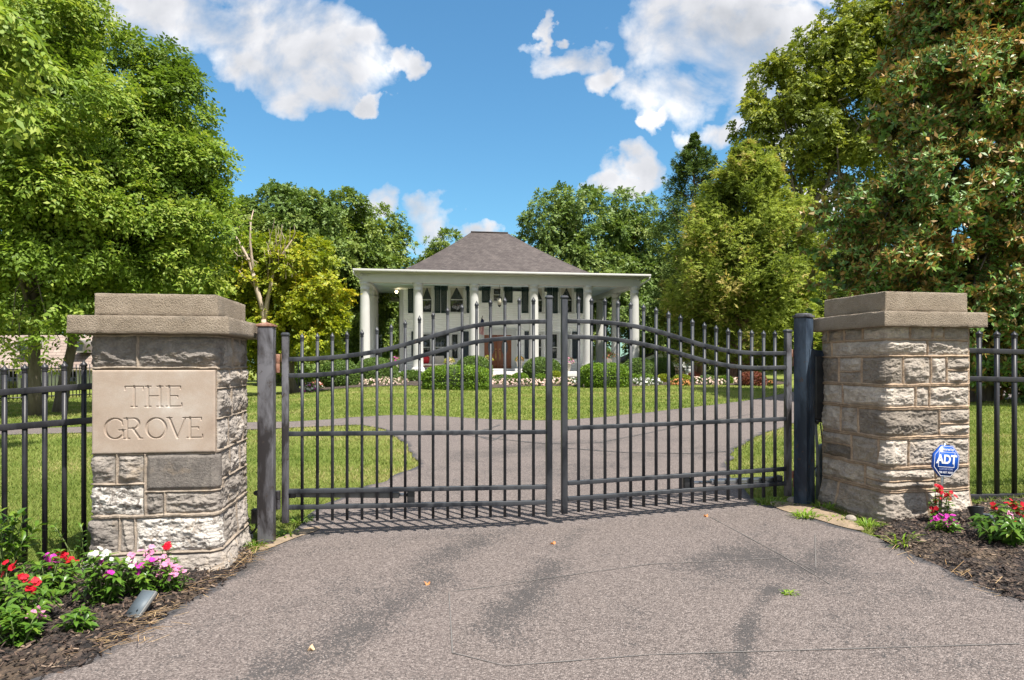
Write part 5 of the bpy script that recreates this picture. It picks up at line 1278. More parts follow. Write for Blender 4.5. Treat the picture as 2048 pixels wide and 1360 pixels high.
# potted flowers on the porch
def pot(px, py, d, label, urn=True, mat='p_org', h=0.55, leafm='lf_mid', r=0.22):
    p = at(px, py, d); t = thing('flower_pot', tuple(p), label, 'planter', 'planters on the porch')
    pr = [(0.16, 0), (0.16, 0.04), (0.07, 0.09), (0.07, 0.16), (0.15, 0.22), (0.2, h - 0.06), (0.24, h - 0.03), (0.24, h), (0.18, h - 0.02)] if urn else [(0.13, 0), (0.2, h * 0.9), (0.22, h * 0.9), (0.22, h), (0.17, h - 0.03)]
    MB().lathe(p, pr, 18).build('urn' if urn else 'pot', M['urn'], t, True)
    n = 160; d_ = rdir(RNG, n); d_[:, 2] = np.abs(d_[:, 2]); P = np.array(p) + np.array([0, 0, h]) + d_ * r * 1.2
    l = 0.09 * RNG.uniform(0.7, 1.2, n); leaf_obj('foliage', leafquads(P, unit(d_ + rdir(RNG, n) * .5), rdir(RNG, n), l, l * 0.4), RNG.random(n), M[leafm], t)
    k = d_[:45]; q, _ = petals(RNG, np.array(p) + np.array([0, 0, h]) + k * r * 1.35, k, np.full(45, 0.05)); leaf_obj('blossoms', q, RNG.random(len(q)), M[mat], t)
pot(1039, 741, 41.9, 'pale urn of orange flowers right of the front doors', h=0.62); pot(977, 739, 41.9, 'pale urn of yellow green flowers left of the front doors', mat='p_peach', leafm='lf_lime', h=0.6)
pot(790, 742, 40.6, 'white pot of pink flowers at the left wall corner', False, 'p_mag', 0.5, r=0.32); pot(899, 738, 41.5, 'pot of yellow flowers right of the porch settee', False, 'p_peach', 0.4, 'lf_lime', 0.26)
pot(1136, 742, 41.6, 'pot of pink flowers right of the fourth column', False, 'p_pink', 0.5, r=0.3); pot(1219, 731, 44, 'pot of red flowers on the right gallery', False, 'p_coral', 0.5, r=0.34)
# garden lamp post at the left of the bed
gp_ = onground(597, 30); t = thing('garden_lamp', tuple(gp_), 'thin pale garden lamp post at the left end of the bed', 'lamp')
zt_ = at(597, 706, 30).z; MB().tube([gp_, (gp_.x, gp_.y, zt_)], 0.028, 8).build('pole', M['greybox'], t); MB().lathe((gp_.x, gp_.y, zt_), [(0.03, 0), (0.07, 0.04), (0.07, 0.13), (0.09, 0.14), (0.02, 0.2)], 10).build('lamp_head', M['greybox'], t)
# vinca plants beside the pillars
def lance(rng, base, axis, nrm, l, w):
    """lance leaf with a midrib fold, 6 verts, two quads"""
    side = unit(np.cross(axis, nrm)); n2 = unit(np.cross(side, axis)); l = l[:, None]; w = w[:, None]
    dn = np.array([0, 0, -1.0])
    m1 = base + axis * l * 0.38 + n2 * l * 0.03; m2 = base + axis * l * 0.72 + dn * l * 0.06; tip = base + axis * l + dn * l * 0.2
    a = np.stack([base, m1 - side * w + n2 * w * 0.3, m1, m1 + side * w + n2 * w * 0.3, m2 - side * w * 0.75 + n2 * w * .2, m2, m2 + side * w * 0.75 + n2 * w * .2, tip], 1)
    return a
LQ = np.array([(0, 2, 1, 1), (0, 3, 2, 2)])
def vinca(label, c, r, h, ns, cols, nfl, seed, lean=(0, 0), leaf=0.05, group='vinca plants by the pillars', name='vinca_plant', fr=0.02):
    rng = np.random.default_rng(seed); c = Vector(c); t = thing(name, tuple(c), label, 'flowering plant', group)
    st = MB(); LV = []; LR = []; tips = []
    for i in range(ns):
        a = rng.uniform(0, 6.283); k = math.sqrt(rng.random()); e = c + Vector((math.cos(a) * r * k + lean[0] * h, math.sin(a) * r * k * 0.8 + lean[1] * h, h * (1 - 0.45 * k * k) * rng.uniform(0.75, 1.1)))
        b0 = c + Vector((math.cos(a) * r * 0.25 * k, math.sin(a) * r * 0.25 * k, -0.02))
        P = limb_path(rng, b0, e, 7, 0.02, 0.12); st.tube(P, list(np.linspace(0.004, 0.0022, 7)), 6)
        tips.append(P[-1])
        for j in range(1, 7):
            d = unit((P[min(j + 1, 6)] - P[j - 1])[None])[0]; n = 3 if j < 6 else 5
            ang = rng.uniform(0, 6.283, n) + np.arange(n) * (2 * np.pi / n); s1 = unit(np.cross(d, np.array([0.3, 0.2, 0.9]))[None])[0]; s2 = np.cross(d, s1)
            ax = unit(np.cos(ang)[:, None] * s1 + np.sin(ang)[:, None] * s2 + d * 0.45 + np.array([0, 0, -0.05])); l = leaf * rng.uniform(0.7, 1.25, n)
            LV.append(lance(rng, np.repeat(P[j][None], n, 0), ax, unit(np.repeat(d[None], n, 0) + np.array([0, 0, 0.5]) + rdir(rng, n) * 0.25), l, l * 0.17)); LR.append(np.clip(0.35 + 0.12 * (j - 3) / 3 + rng.normal(0, 0.2, n), 0, 1))
    st.build('stems', M['stem'], t, True)
    LV = np.concatenate(LV); LR = np.concatenate(LR); n = len(LV); o8 = (np.arange(n) * 8)[:, None]
    tri = np.concatenate([o8 + np.array([[0, 2, 1]]), o8 + np.array([[0, 3, 2]]), o8 + np.array([[4, 5, 7]]), o8 + np.array([[5, 6, 7]])])
    qd = np.concatenate([o8 + np.array([[1, 2, 5, 4]]), o8 + np.array([[2, 3, 6, 5]])])
    me = np_mesh('leaves', LV.reshape(-1, 3) - np.array(ORG[t.name]), [tri, qd], [M['lf_vinca']], np.repeat(LR, 8)); link('leaves', me, t)
    tips = np.array(tips); tips = tips[np.argsort(-tips[:, 2] + rng.normal(0, 0.04, len(tips)))][:nfl]
    for i, m_ in enumerate(cols):
        s = tips[i::len(cols)]
        if not len(s): continue
        P = np.concatenate([s + rng.normal(0, 0.016, s.shape) + np.array([0, 0, 0.008]) for _ in range(4)])
        q, up = petals(rng, P, unit(rdir(rng, len(P)) * 0.6 + np.array([0, -0.6, 0.8])), np.full(len(P), fr)); leaf_obj('blossoms', q, rng.random(len(q)), M[m_], t)
    return t
def vp(px, py): return gnd(px, py) + Vector((0, 0, 0.02))
vinca('bushy vinca with red flowers at the left edge of the bed', vp(20, 1268), 0.22, 0.30, 40, ['p_red'], 6, 1, leaf=0.062)
vinca('vinca with a scarlet bloom before the left fence pickets', vp(95, 1205), 0.17, 0.27, 30, ['p_red', 'p_red', 'p_mag'], 7, 2, leaf=0.058)
vinca('vinca with pink and magenta blooms at the bottom left corner', vp(35, 1300), 0.13, 0.17, 16, ['p_pink', 'p_mag'], 3, 3, leaf=0.06)
vinca('white flowered vinca under the left edge of the plaque pillar', vp(205, 1215), 0.18, 0.30, 34, ['p_white', 'p_white', 'p_white', 'p_mag'], 8, 4, leaf=0.06)
vinca('pink flowered vinca crowding the front of the plaque pillar', vp(285, 1195), 0.17, 0.24, 34, ['p_pink', 'p_pink', 'p_pink', 'p_mag'], 13, 5, leaf=0.056)
vinca('tall vinca stem with one red bloom before the lowest stones', vp(335, 1180), 0.05, 0.31, 5, ['p_red'], 1, 6, leaf=0.05, fr=0.024)
vinca('pale pink vinca low at the bed edge by the grey light', vp(345, 1192), 0.09, 0.14, 13, ['p_pink'], 9, 14, leaf=0.045)
vinca('small flowerless vinca seedling alone on the mulch', vp(155, 1270), 0.07, 0.12, 6, ['p_white'], 0, 7, leaf=0.062)
vinca('vinca with red flowers in front of the blue sign post', onground(1884, 5.02), 0.08, 0.34, 15, ['p_red'], 7, 8, leaf=0.05)
vinca('low vinca with magenta flowers beneath the red one at the sign', vp(1892, 1078), 0.10, 0.13, 13, ['p_mag'], 4, 9, leaf=0.05)
vinca('bushy vinca with red flowers by the right fence', vp(2022, 1098), 0.22, 0.27, 40, ['p_red', 'p_red', 'p_red', 'p_pink'], 9, 10, leaf=0.066)
def shoots(label, c, h, n, seed, leaf=0.09):
    rng = np.random.default_rng(seed); t = thing('leafy_shrub', tuple(c), label, 'shrub'); st = MB(); LV = []; LR = []
    for i in range(n):
        e = Vector(c) + Vector((rng.normal(0, 0.10), rng.normal(0, 0.08), h * rng.uniform(0.6, 1.05))); P = limb_path(rng, c, e, 9, 0.02, 0.05); st.tube(P, list(np.linspace(0.006, 0.003, 9)), 6)
        for j in range(2, 9):
            d = unit((P[min(j + 1, 8)] - P[j - 1])[None])[0]; k = 4; a = rng.uniform(0, 6.283, k); s1 = unit(np.cross(d, np.array([0.3, 0.2, 0.9]))[None])[0]; s2 = np.cross(d, s1)
            ax = unit(np.cos(a)[:, None] * s1 + np.sin(a)[:, None] * s2 + d * 0.9); l = leaf * rng.uniform(0.7, 1.2, k)
            LV.append(lance(rng, np.repeat(P[j][None], k, 0), ax, unit(np.repeat(d[None], k, 0) + rdir(rng, k) * 0.3), l, l * 0.14)); LR.append(rng.random(k))
    st.build('stems', M['stem'], t); LV = np.concatenate(LV); LR = np.concatenate(LR); n = len(LV); o8 = (np.arange(n) * 8)[:, None]
    tri = np.concatenate([o8 + np.array([[0, 2, 1]]), o8 + np.array([[0, 3, 2]]), o8 + np.array([[4, 5, 7]]), o8 + np.array([[5, 6, 7]])]); qd = np.concatenate([o8 + np.array([[1, 2, 5, 4]]), o8 + np.array([[2, 3, 6, 5]])])
    link('leaves', np_mesh('leaves', LV.reshape(-1, 3) - np.array(ORG[t.name]), [tri, qd], [M['lf_vinca']], np.repeat(LR, 8)), t)
shoots('upright leafy shrub without flowers at the far left before the fence', onground(8, 4.15), 0.47, 12, 21)
shoots('thin vine climbing the last fence picket beside the plaque pillar', onground(170, 4.5), 0.5, 3, 22, 0.05)
# weeds
def tuft(label, c, n, l, spread, seed, group='weed tufts beside the drive', mat='weed', w=0.005, name='weed_tuft'):
    rng = np.random.default_rng(seed); c = np.array(c); a = rng.uniform(0, 6.283, n); k = np.sqrt(rng.random(n))
    b = c + np.column_stack([np.cos(a) * k, np.sin(a) * k, np.zeros(n)]) * spread * 0.5; b[:, 2] = G(b[:, 0], b[:, 1]) + 0.0
    o = np.column_stack([np.cos(a + rng.normal(0, .5, n)), np.sin(a + rng.normal(0, .5, n)), np.zeros(n)]); ll = l * rng.uniform(0.5, 1.2, n)[:, None]; el = rng.uniform(0.25, 1.2, n)[:, None]
    m1 = b + (o * np.cos(el) + np.array([0, 0, 1.0]) * np.sin(el)) * ll * 0.55; tp = m1 + (o * np.cos(el * .3) + np.array([0, 0, 1.0]) * np.sin(el * .3 - 0.25)) * ll * 0.5
    s = np.column_stack([-o[:, 1], o[:, 0], np.zeros(n)]) * w
    V = np.stack([b - s, b + s, m1 + s * 0.9, m1 - s * 0.9, tp], 1); o5 = (np.arange(n) * 5)[:, None]
    me = np_mesh(name, V.reshape(-1, 3), [o5 + np.array([[0, 1, 2, 3]]), o5 + np.array([[3, 2, 4]])], [M[mat]], np.repeat(rng.random(n), 5))
    ob = link(name, me); tag(ob, label, 'weed', group)
for i, (px, py, n, l, sp, lb) in enumerate(((1612, 1035, 90, 0.10, 0.16, 'bright green weed tuft in front of the navy post'), (1540, 1006, 110, 0.07, 0.3, 'low green weeds under the hinge end of the right leaf'), (1590, 1010, 60, 0.06, 0.2, 'short weeds between the right leaf and the navy post'), (1648, 1018, 70, 0.10, 0.16, 'dark weeds at the foot of the blue grey conduit'), (1736, 1052, 60, 0.10, 0.12, 'weed tuft against the corner stones of the bare pillar'), (1806, 1090, 34, 0.16, 0.12, 'spreading pale crabgrass on the right mulch'),
                                     (1577, 1188, 50, 0.035, 0.07, 'tiny yellow green tuft alone on the asphalt'), (512, 1092, 60, 0.10, 0.15, 'grass tuft between the plaque pillar and scuffed post'), (572, 1072, 40, 0.08, 0.16, 'low weeds right of the scuffed post foot'), (600, 1042, 90, 0.06, 0.22, 'low weeds under the hinge end of the left leaf'), (1952, 1030, 30, 0.08, 0.06, 'yellow green weed beside the black spotlight'), (1675, 1040, 50, 0.06, 0.2, 'sparse weeds along the inner foot of the bare pillar'))):
    tuft(lb, gnd(px, py), n, l, sp, 40 + i)
def rock(px, py, r, lb, seed):
    c = gnd(px, py); m = MB(); m.ell((0, 0, 0), (r, r * 0.8, r * 0.7), 18, 12); V = m.v[0]; V *= (0.75 + 0.5 * vnoise(V, 2.2 / r * 0.5, seed, 3))[:, None]; m.v[0] = V + np.array(c) + np.array([0, 0, r * 0.3])
    tag(m.build('rock', M['stone_r'], None), lb, 'rock')
rock(1586, 1006, 0.055, 'pale stone at the foot of the navy post', 3); rock(1702, 1041, 0.045, 'small pale stone by the inner foot of the bare pillar', 4)
# fallen leaves on the drive
for i, (px, py) in enumerate(((1106, 1089), (855, 1170), (622, 1302), (1412, 1034), (1300, 1300), (1700, 900))):
    if i > 3: continue
    c = gnd(px, py); rng = np.random.default_rng(i); m = MB(); a = rng.uniform(0, 6.28); l = 0.022; P = []
    for k in range(14):
        t = 2 * math.pi * k / 14; rr = l * (0.55 + 0.45 * abs(math.cos(t * 2.5))) * (1.25 if k == 0 else 1); P.append((c.x + rr * math.cos(t + a), c.y + rr * math.sin(t + a), c.z + 0.012 + 0.012 * math.cos(2 * t)))
    P.append((c.x, c.y, c.z + 0.01)); m.add(P, [[(14, k, (k + 1) % 14) for k in range(14)]])
    tag(m.build('fallen_leaf', M['p_org' if i != 2 else 'p_peach']), ['orange fallen leaf on the asphalt nearest the gate centre', 'orange fallen leaf on the left half of the asphalt', 'yellow fallen leaf at the lower left of the asphalt', 'yellow brown fallen leaf before the right gate leaf'][i], 'leaf', 'fallen leaves on the drive')
# security sign
sc_ = at(1893, 922.5, 5.14); sg = thing('yard_sign', (sc_.x, sc_.y, float(G(sc_.x, sc_.y))), 'blue octagonal security sign on a metal stake before the pillar', 'sign')
blue = simple('blue_sign_face', (0.005, 0.075, 0.42), (0.006, 0.085, 0.46), 4, 0.3); wht = simple('white_sign_print', (0.82, 0.82, 0.82), None, 4, 0.5); edgeb = simple('sign_edge', (0.012, 0.03, 0.12), None, 4, 0.4)
SM = Matrix.Translation(sc_) @ Matrix.Rotation(R(14), 4, 'Z') @ Matrix.Rotation(R(5.5), 4, 'Y')
def octa(r, y): return [(r * math.cos(R(22.5 + 45 * k)), y, r * math.sin(R(22.5 + 45 * k))) for k in range(8)]
r_ = 0.1345
m = MB(SM); V = octa(r_, 0) + octa(r_, 0.02); m.add(V, [[tuple(range(7, -1, -1)), tuple(range(8, 16))], [(k, (k + 1) % 8, 8 + (k + 1) % 8, 8 + k) for k in range(8)]]); face_ = m.build('sign_face', [blue], sg)
m = MB(SM)
def line_loop(pts, w, y):
    n = len(pts); c = np.mean(pts, 0); inner = [tuple(np.array(p) + (c - np.array(p)) / np.linalg.norm(c - np.array(p)) * w) for p in pts]
    m.add([(p[0], y, p[2]) for p in pts] + [(p[0], y, p[2]) for p in inner], [[(k, (k + 1) % n, n + (k + 1) % n, n + k) for k in range(n)]])
line_loop(octa(r_ * 0.955, 0), 0.004, -0.0012)
bx0, bx1, bz0, bz1 = -0.079, 0.079, -0.047, 0.073
line_loop([(bx0, 0, bz0), (bx1, 0, bz0), (bx1, 0, bz1), (bx0, 0, bz1)], 0.0055, -0.0012)
m.build('sign_border', wht, face_)
def text(body, x, z, size, mat, bold=0.0, sx=1.0, parent=face_, al='CENTER'):
    cu = bpy.data.curves.new('lettering', 'FONT'); cu.body = body; cu.size = size; cu.align_x = al; cu.align_y = 'CENTER'; cu.offset = bold; cu.extrude = 0.0004
    tmp = bpy.data.objects.new('tmp', cu); COL.objects.link(tmp); bpy.context.view_layer.update()
    me = bpy.data.meshes.new_from_object(tmp.evaluated_get(bpy.context.evaluated_depsgraph_get())); bpy.data.objects.remove(tmp)
    Mt = SM @ Matrix.Translation((x, -0.0022, z)) @ Matrix.Rotation(R(90), 4, 'X') @ Matrix.Diagonal((sx, 1, 1, 1)); me.transform(Matrix.Translation(-ORG[sg.name]) @ Mt); me.materials.clear(); me.materials.append(mat)
    me.name = 'lettering'; return link('lettering', me, parent)
text('ADT', 0.0, 0.012, 0.096, wht, 0.0035, 1.0); text('Secured by', 0.0, 0.0935, 0.027, wht, 0.0006)
text('CUSTOM HOME', 0.0, -0.063, 0.0195, simple('faded_sign_print', (0.25, 0.3, 0.5), None, 4, 0.5), 0.0002, 0.95); text('800 ADT ASAP', 0.0, -0.089, 0.021, simple('pale_sign_print', (0.6, 0.6, 0.66), None, 4, 0.5), 0.0006)
sp_ = SM @ Vector((0, 0.03, 0.14)); sb_ = SM @ Vector((0.012, 0.03, -0.5)); MB().obox(sb_, sp_, 0.016, 0.012, (0, 1, 0)).build('stake', M['chrome'], sg)
# landscape lights
def flood():
    c = gnd(285, 1235); t = thing('landscape_light', tuple(c), 'flat grey landscape light lying at the bed edge below pink flowers', 'landscape light', 'landscape lights in the beds')
    Mx = Matrix.Translation(c + Vector((-0.008, 0.0, 0.075))) @ Matrix.Rotation(R(-14), 4, 'Z') @ Matrix.Rotation(R(38), 4, 'X')
    MB(Mx).box(-0.05, 0.05, -0.085, 0.085, -0.012, 0.012).build('housing', M['greybox'], t, bevel=0.006)
    MB(Mx).box(-0.044, 0.044, -0.078, 0.078, 0.0125, 0.0145).build('panel', M['pvc'], t)
    MB().tube([c + Vector((0.0, 0.05, -0.08)), c + Vector((0.0, 0.05, 0.08))], 0.012, 10).build('stake', M['black'], t)
flood()
c = gnd(1955, 1062); t = thing('spotlight', tuple(c), 'black cone shaped garden spotlight on the right mulch', 'landscape light', 'landscape lights in the beds')
Mx = Matrix.Translation(c + Vector((-0.005, 0, 0.085))) @ Matrix.Rotation(R(8), 4, 'Y') @ Matrix.Rotation(R(-18), 4, 'X')
MB(Mx).lathe((0, 0, 0), [(0.022, -0.05), (0.026, -0.045), (0.026, -0.02), (0.03, -0.012), (0.052, 0.085), (0.055, 0.088), (0.055, 0.096), (0.047, 0.096), (0.04, 0.05)], 24).build('housing', M['black'], t, True, 0.002)
MB().tube([c + Vector((0, 0.0, -0.08)), c + Vector((-0.0, 0.0, 0.05))], 0.014, 10).obox(c + Vector((-0.04, 0, 0.03)), c + Vector((0.03, 0, 0.06)), 0.012, 0.03).build('stake', M['black'], t)
Mx = Matrix.Translation(c + Vector((0.085, -0.01, 0.07))) @ Matrix.Rotation(R(-28), 4, 'Y') @ Matrix.Rotation(R(20), 4, 'Z'); t2 = thing('solar_panel', tuple(c + Vector((0.085, 0, 0))), 'small grey solar panel tilted beside the black spotlight', 'solar panel')
MB(Mx).box(-0.012, 0.012, -0.04, 0.04, -0.07, 0.07).build('panel', M['pvc'], t2, bevel=0.004); MB().tube([c + Vector((0.09, 0.01, -0.06)), c + Vector((0.085, 0.0, 0.02))], 0.008, 8).build('stake', M['black'], t2)
# ------------------------------------------------------------------ garage, neighbour's house, rear fence
gz = 57.0
ga = thing('garage', tuple(onground(1370, gz)), 'low white gabled garage half hidden behind the flower bed', 'garage')
GM = frame(Vector((at(1348, 750, gz).x, gz, 0)), R(8)); ez = at(0, 724, gz).z; w_ = 2.6; rz_ = ez + 1.25
m = MB(GM); V = [(-w_ - 0.9, 0, -1.4), (w_, 0, -1.4), (w_, 0, ez), (-0.45, 0, rz_), (-w_ - 0.9, 0, ez)]; V2 = [(x, 6, z) for x, y, z in V]
m.add(V + V2, [[(0, 1, 2, 3, 4), (9, 8, 7, 6, 5)], [(1, 6, 7, 2), (5, 0, 4, 9)]]); m.build('wall', M['siding'], ga)
m = MB(GM)
for a, b in (((-w_ - 1.25, ez - 0.12), (-0.45, rz_ + 0.03)), ((-0.45, rz_ + 0.03), (w_ + 0.35, ez - 0.12))):
    m.add([(a[0], -0.3, a[1] + 0.05), (b[0], -0.3, b[1] + 0.05), (b[0], 6.3, b[1] + 0.05), (a[0], 6.3, a[1] + 0.05), (a[0], -0.3, a[1] + 0.22), (b[0], -0.3, b[1] + 0.22), (b[0], 6.3, b[1] + 0.22), (a[0], 6.3, a[1] + 0.22)], [[(0, 3, 2, 1), (4, 5, 6, 7), (0, 1, 5, 4), (3, 7, 6, 2), (1, 2, 6, 5), (0, 4, 7, 3)]])
m.build('roof', M['roof'], ga)
m = MB(GM)
for k in range(5): m.box(-0.1, 2.15, -0.06, -0.005, ez - 0.6 - 0.42 * (k + 1) + 0.012, ez - 0.6 - 0.42 * k)
m.build('garage_door', simple('pale_grey_garage_door', (0.66, 0.67, 0.67), None, 2, 0.5), ga, bevel=0.01)
m = MB(GM); m.box(-0.12, 2.2, -0.05, -0.004, ez - 0.58, ez - 0.45); m.build('door_header', M['greybox'], ga)
# neighbour
nd = 36.0
nh = thing('neighbour_house', tuple(onground(60, nd)), 'neighbouring house with steep wood shake roof seen through the left fence', 'house')
x0_, x1_ = at(-260, 0, nd).x, at(262, 0, nd).x; zt_ = at(0, 668, nd).z; zb_ = at(0, 735, nd).z; g0 = float(G(x0_, nd))
m = MB(); m.add([(x0_, nd - 0.4, zb_), (x1_, nd - 0.4, zb_), (x1_ - 1.2, nd + 1.5, zt_), (x0_ + 1.2, nd + 1.5, zt_), (x1_, nd + 8, zb_), (x1_ - 1.2, nd + 6, zt_), (x0_, nd + 8, zb_), (x0_ + 1.2, nd + 6, zt_)], [[(0, 1, 2, 3), (1, 4, 5, 2), (6, 0, 3, 7), (4, 6, 7, 5), (3, 2, 5, 7)]]); m.build('roof', M['shake'], nh)
m = MB(); m.box(x0_ + 0.4, x1_ - 0.4, nd, nd + 7.6, g0 - 0.3, zb_ - 0.02); m.build('wall', simple('pale_green_grey_stucco', (0.5, 0.52, 0.46), None, 2, 0.8), nh)
m = MB(); m.box(x0_ - 0.05, x1_ + 0.05, nd - 0.5, nd - 0.35, zb_ - 0.18, zb_ - 0.01); m.build('fascia', simple('tan_fascia', (0.42, 0.33, 0.26), None, 2, 0.7), nh)
for px in (57, 168):
    p = at(px, 693, nd + 0.2); m = MB(); th = np.linspace(0, np.pi, 13); rr = 0.36
    prof = [(p.x - rr, p.z - 0.35)] + [(p.x - rr * math.cos(a), p.z + rr * math.sin(a)) for a in th] + [(p.x + rr, p.z - 0.35)]
    n = len(prof); m.add([(x, nd - 0.3, z) for x, z in prof] + [(x, nd + 1.6, z) for x, z in prof], [[tuple(range(n))], [(k, k + 1, n + k + 1, n + k) for k in range(n - 1)]]); dm_ = m.build('dormer', simple('grey_dormer', (0.3, 0.27, 0.25), None, 3, 0.7), nh)
    m = MB(); m.add([(p.x + (x - p.x) * 0.7, nd - 0.31, p.z + (z - p.z) * 0.7) for x, z in prof], [[tuple(range(n))]]); m.build('dormer_window', M['glass'], dm_)
for px in (20, 140):
    p = at(px, 760, nd); m = MB(); m.box(p.x - 0.5, p.x + 0.5, nd - 0.06, nd - 0.002, p.z - 0.7, p.z + 0.55); wn = m.build('window', M['white'], nh, bevel=0.01); m = MB(); m.box(p.x - 0.42, p.x + 0.42, nd - 0.07, nd - 0.061, p.z - 0.62, p.z + 0.47); m.build('pane', M['glass'], wn)
# far black fence on the left
def far_fence():
    a = onground(-90, 23.0); b = onground(300, 30.0); a = Vector(a); b = Vector(b); L_ = (b - a).length; u = (b - a).normalized()
    t = thing('far_picket_fence', tuple(a), 'distant black picket fence behind the two trunks on the left', 'fence')
    m1, m2 = MB(), MB(); n = int(L_ / 0.14)
    for z, m in ((1.25, m1), (0.15, m2)): m.obox(a + Vector((0, 0, z)), b + Vector((0, 0, z)), 0.04, 0.045); m.build('rail', M['fence'], t)
    for i in range(min(n, 100)):
        p = a + u * (i * 0.14 + 0.05); p.z = float(G(p.x, p.y)); MB().obox(p + Vector((0, 0, 0.05)), p + Vector((0, 0, 1.4)), 0.026, 0.026, (u.x, u.y, 0)).build('picket', M['fence'], t)
far_fence()
# overhead cable right of the house
a = at(1236, 617, 47); b = at(1650, 520, 44); m = MB(); m.tube([a.lerp(b, k / 14) - Vector((0, 0, 0.5 * math.sin(math.pi * k / 14))) for k in range(15)], 0.012, 6); tag(m.build('overhead_cable', M['greybox']), 'thin pale overhead cable running from the house into the cedar', 'cable')

# ------------------------------------------------------------------ trees
rng = np.random.default_rng(42)
# two big leafy trees at the left
d = 18.0
lobA = lobes_px(d, [(20, 60, 150, 130), (-120, 200, 170, 160), (90, 190, 130, 120, -0.8), (30, 330, 140, 120, -1.0), (-60, 460, 150, 120), (110, 440, 120, 100, -0.8), (150, 60, 100, 90, 0.8), (60, 560, 120, 70, -0.8), (-100, 600, 110, 70), (25, 650, 60, 40, -1), (120, 680, 55, 26, -0.8), (-40, 690, 60, 40, -0.6), (40, 715, 50, 22, -0.6)])
make_tree('broadleaf_tree', 'big bright green tree at the far left with dark straight trunk', onground(73, 18.3), lobA, 'lf_left', 'bark', rng, 17000, 0.14, 0.17, per_m2=1.1, spray=0.5, droop=0.35, trunk_top=tuple(at(60, 60, 18.3)), rr=(0.16, 0.32), m=8, aspect=0.27, inner=0.2)
lobB = lobes_px(d + 1.5, [(270, 170, 105, 75), (345, 225, 70, 80), (180, 250, 110, 100), (290, 320, 120, 90), (365, 330, 60, 70), (210, 420, 130, 100, -0.6), (330, 430, 110, 90), (405, 430, 55, 70), (250, 540, 110, 70), (370, 530, 75, 60), (150, 540, 90, 80), (170, 640, 60, 50, -1), (430, 450, 34, 50)])
make_tree('broadleaf_tree', 'bright green tree with spreading crown behind the plaque pillar', onground(118, 19.5), lobB, 'lf_left', 'bark', rng, 15500, 0.14, 0.16, per_m2=1.2, spray=0.5, droop=0.35, trunk_top=tuple(at(215, 250, 19.5)), rr=(0.16, 0.34), m=8, aspect=0.27, inner=0.2)
# near branch hanging into the upper left corner
nb = thing('overhanging_branch', tuple(at(-330, 60, 9)), 'near leafy branch hanging into the upper left corner', 'branch')
bm_ = MB()
for tx, ty in ((70, 60), (60, 140), (20, 200), (90, 190)):
    bm_.tube(limb_path(rng, at(-330, -60, 9.4), at(tx - 20, ty - 20, 9), 7, 0.03, 0.1), list(np.linspace(0.03, 0.006, 7)), 6)
bm_.build('limbs', M['bark'], nb, True)
q, rn = crown(rng, lobes_px(9.0, [(20, 60, 60, 50), (40, 120, 60, 40), (-60, 120, 90, 110), (0, 190, 60, 40)]), 620, 0.16, spray=0.42, droop=0.8, per_m2=3, m=10, aspect=0.2)
leaf_obj('foliage', q, np.clip(rn + 0.25, 0, 1), M['lf_left'], nb)
# yellow green maple, dead snag
lob = lobes_px(28, [(600, 540, 70, 60), (640, 590, 55, 55, -0.6), (560, 570, 70, 70), (500, 560, 60, 80, 0.5), (620, 650, 65, 55, -0.8), (560, 650, 80, 60), (480, 640, 60, 70), (450, 560, 50, 60, 1), (520, 500, 50, 45, 0.8), (650, 640, 38, 40), (590, 700, 60, 30), (500, 720, 60, 40, 0.5)])
make_tree('maple_tree', 'yellow green maple with gold tinged crown left of the house', onground(590, 28.4), lob, 'lf_yel', 'bark', rng, 8500, 0.13, 0.2, per_m2=1.6, spray=0.34, droop=0.3, rr=(0.2, 0.4), aspect=0.42, m=7)
dn = 26.8
dt = thing('dead_tree', tuple(onground(541, dn)), 'bare dead tree with bleached forked limbs before the maple', 'tree')
m = MB()
def pxl(pts, r0, r1, dd=dn):
    P = [np.array(at(x, y, dd + 0.15 * math.sin(i * 2.1))) for i, (x, y) in enumerate(pts)]
    m.tube([Vector(p) for p in P], list(np.linspace(r0 * 0.72, r1 * 0.8, len(P))), 9)
pxl([(541, 806), (536, 740), (532, 690), (530, 640)], 0.24, 0.19); pxl([(530, 645), (524, 612), (514, 580), (506, 545), (498, 520), (484, 495), (470, 470), (464, 452)], 0.17, 0.03)
pxl([(531, 640), (534, 605), (541, 575), (546, 545), (560, 515), (584, 480)], 0.15, 0.03); pxl([(506, 545), (503, 510), (500, 480), (502, 440), (507, 420)], 0.09, 0.02)
pxl([(541, 580), (536, 550), (540, 520), (536, 500)], 0.07, 0.015); pxl([(514, 580), (498, 560), (486, 552), (478, 540)], 0.05, 0.012); pxl([(498, 520), (490, 512), (476, 512), (466, 500)], 0.05, 0.01)
pxl([(560, 515), (572, 520), (592, 545), (590, 580)], 0.05, 0.012); pxl([(546, 545), (556, 525), (562, 500), (560, 480)], 0.05, 0.01); pxl([(584, 480), (590, 465), (588, 450)], 0.03, 0.008)
for k in range(26):
    x = rng.uniform(535, 585); y = rng.uniform(470, 560); e = (x + rng.uniform(-14, 14), y - rng.uniform(20, 48)); pxl([(x, y), ((x + e[0]) / 2 + rng.uniform(-3, 3), (y + e[1]) / 2), e], 0.022, 0.006, dn + rng.uniform(-0.5, 0.8))
for k in range(12):
    x = rng.uniform(468, 520); y = rng.uniform(460, 560); e = (x + rng.uniform(-22, 12), y - rng.uniform(14, 40)); pxl([(x, y), ((x + e[0]) / 2, (y + e[1]) / 2 + 3), e], 0.02, 0.006)
m.build('trunk', M['bark_dead'], dt, True)
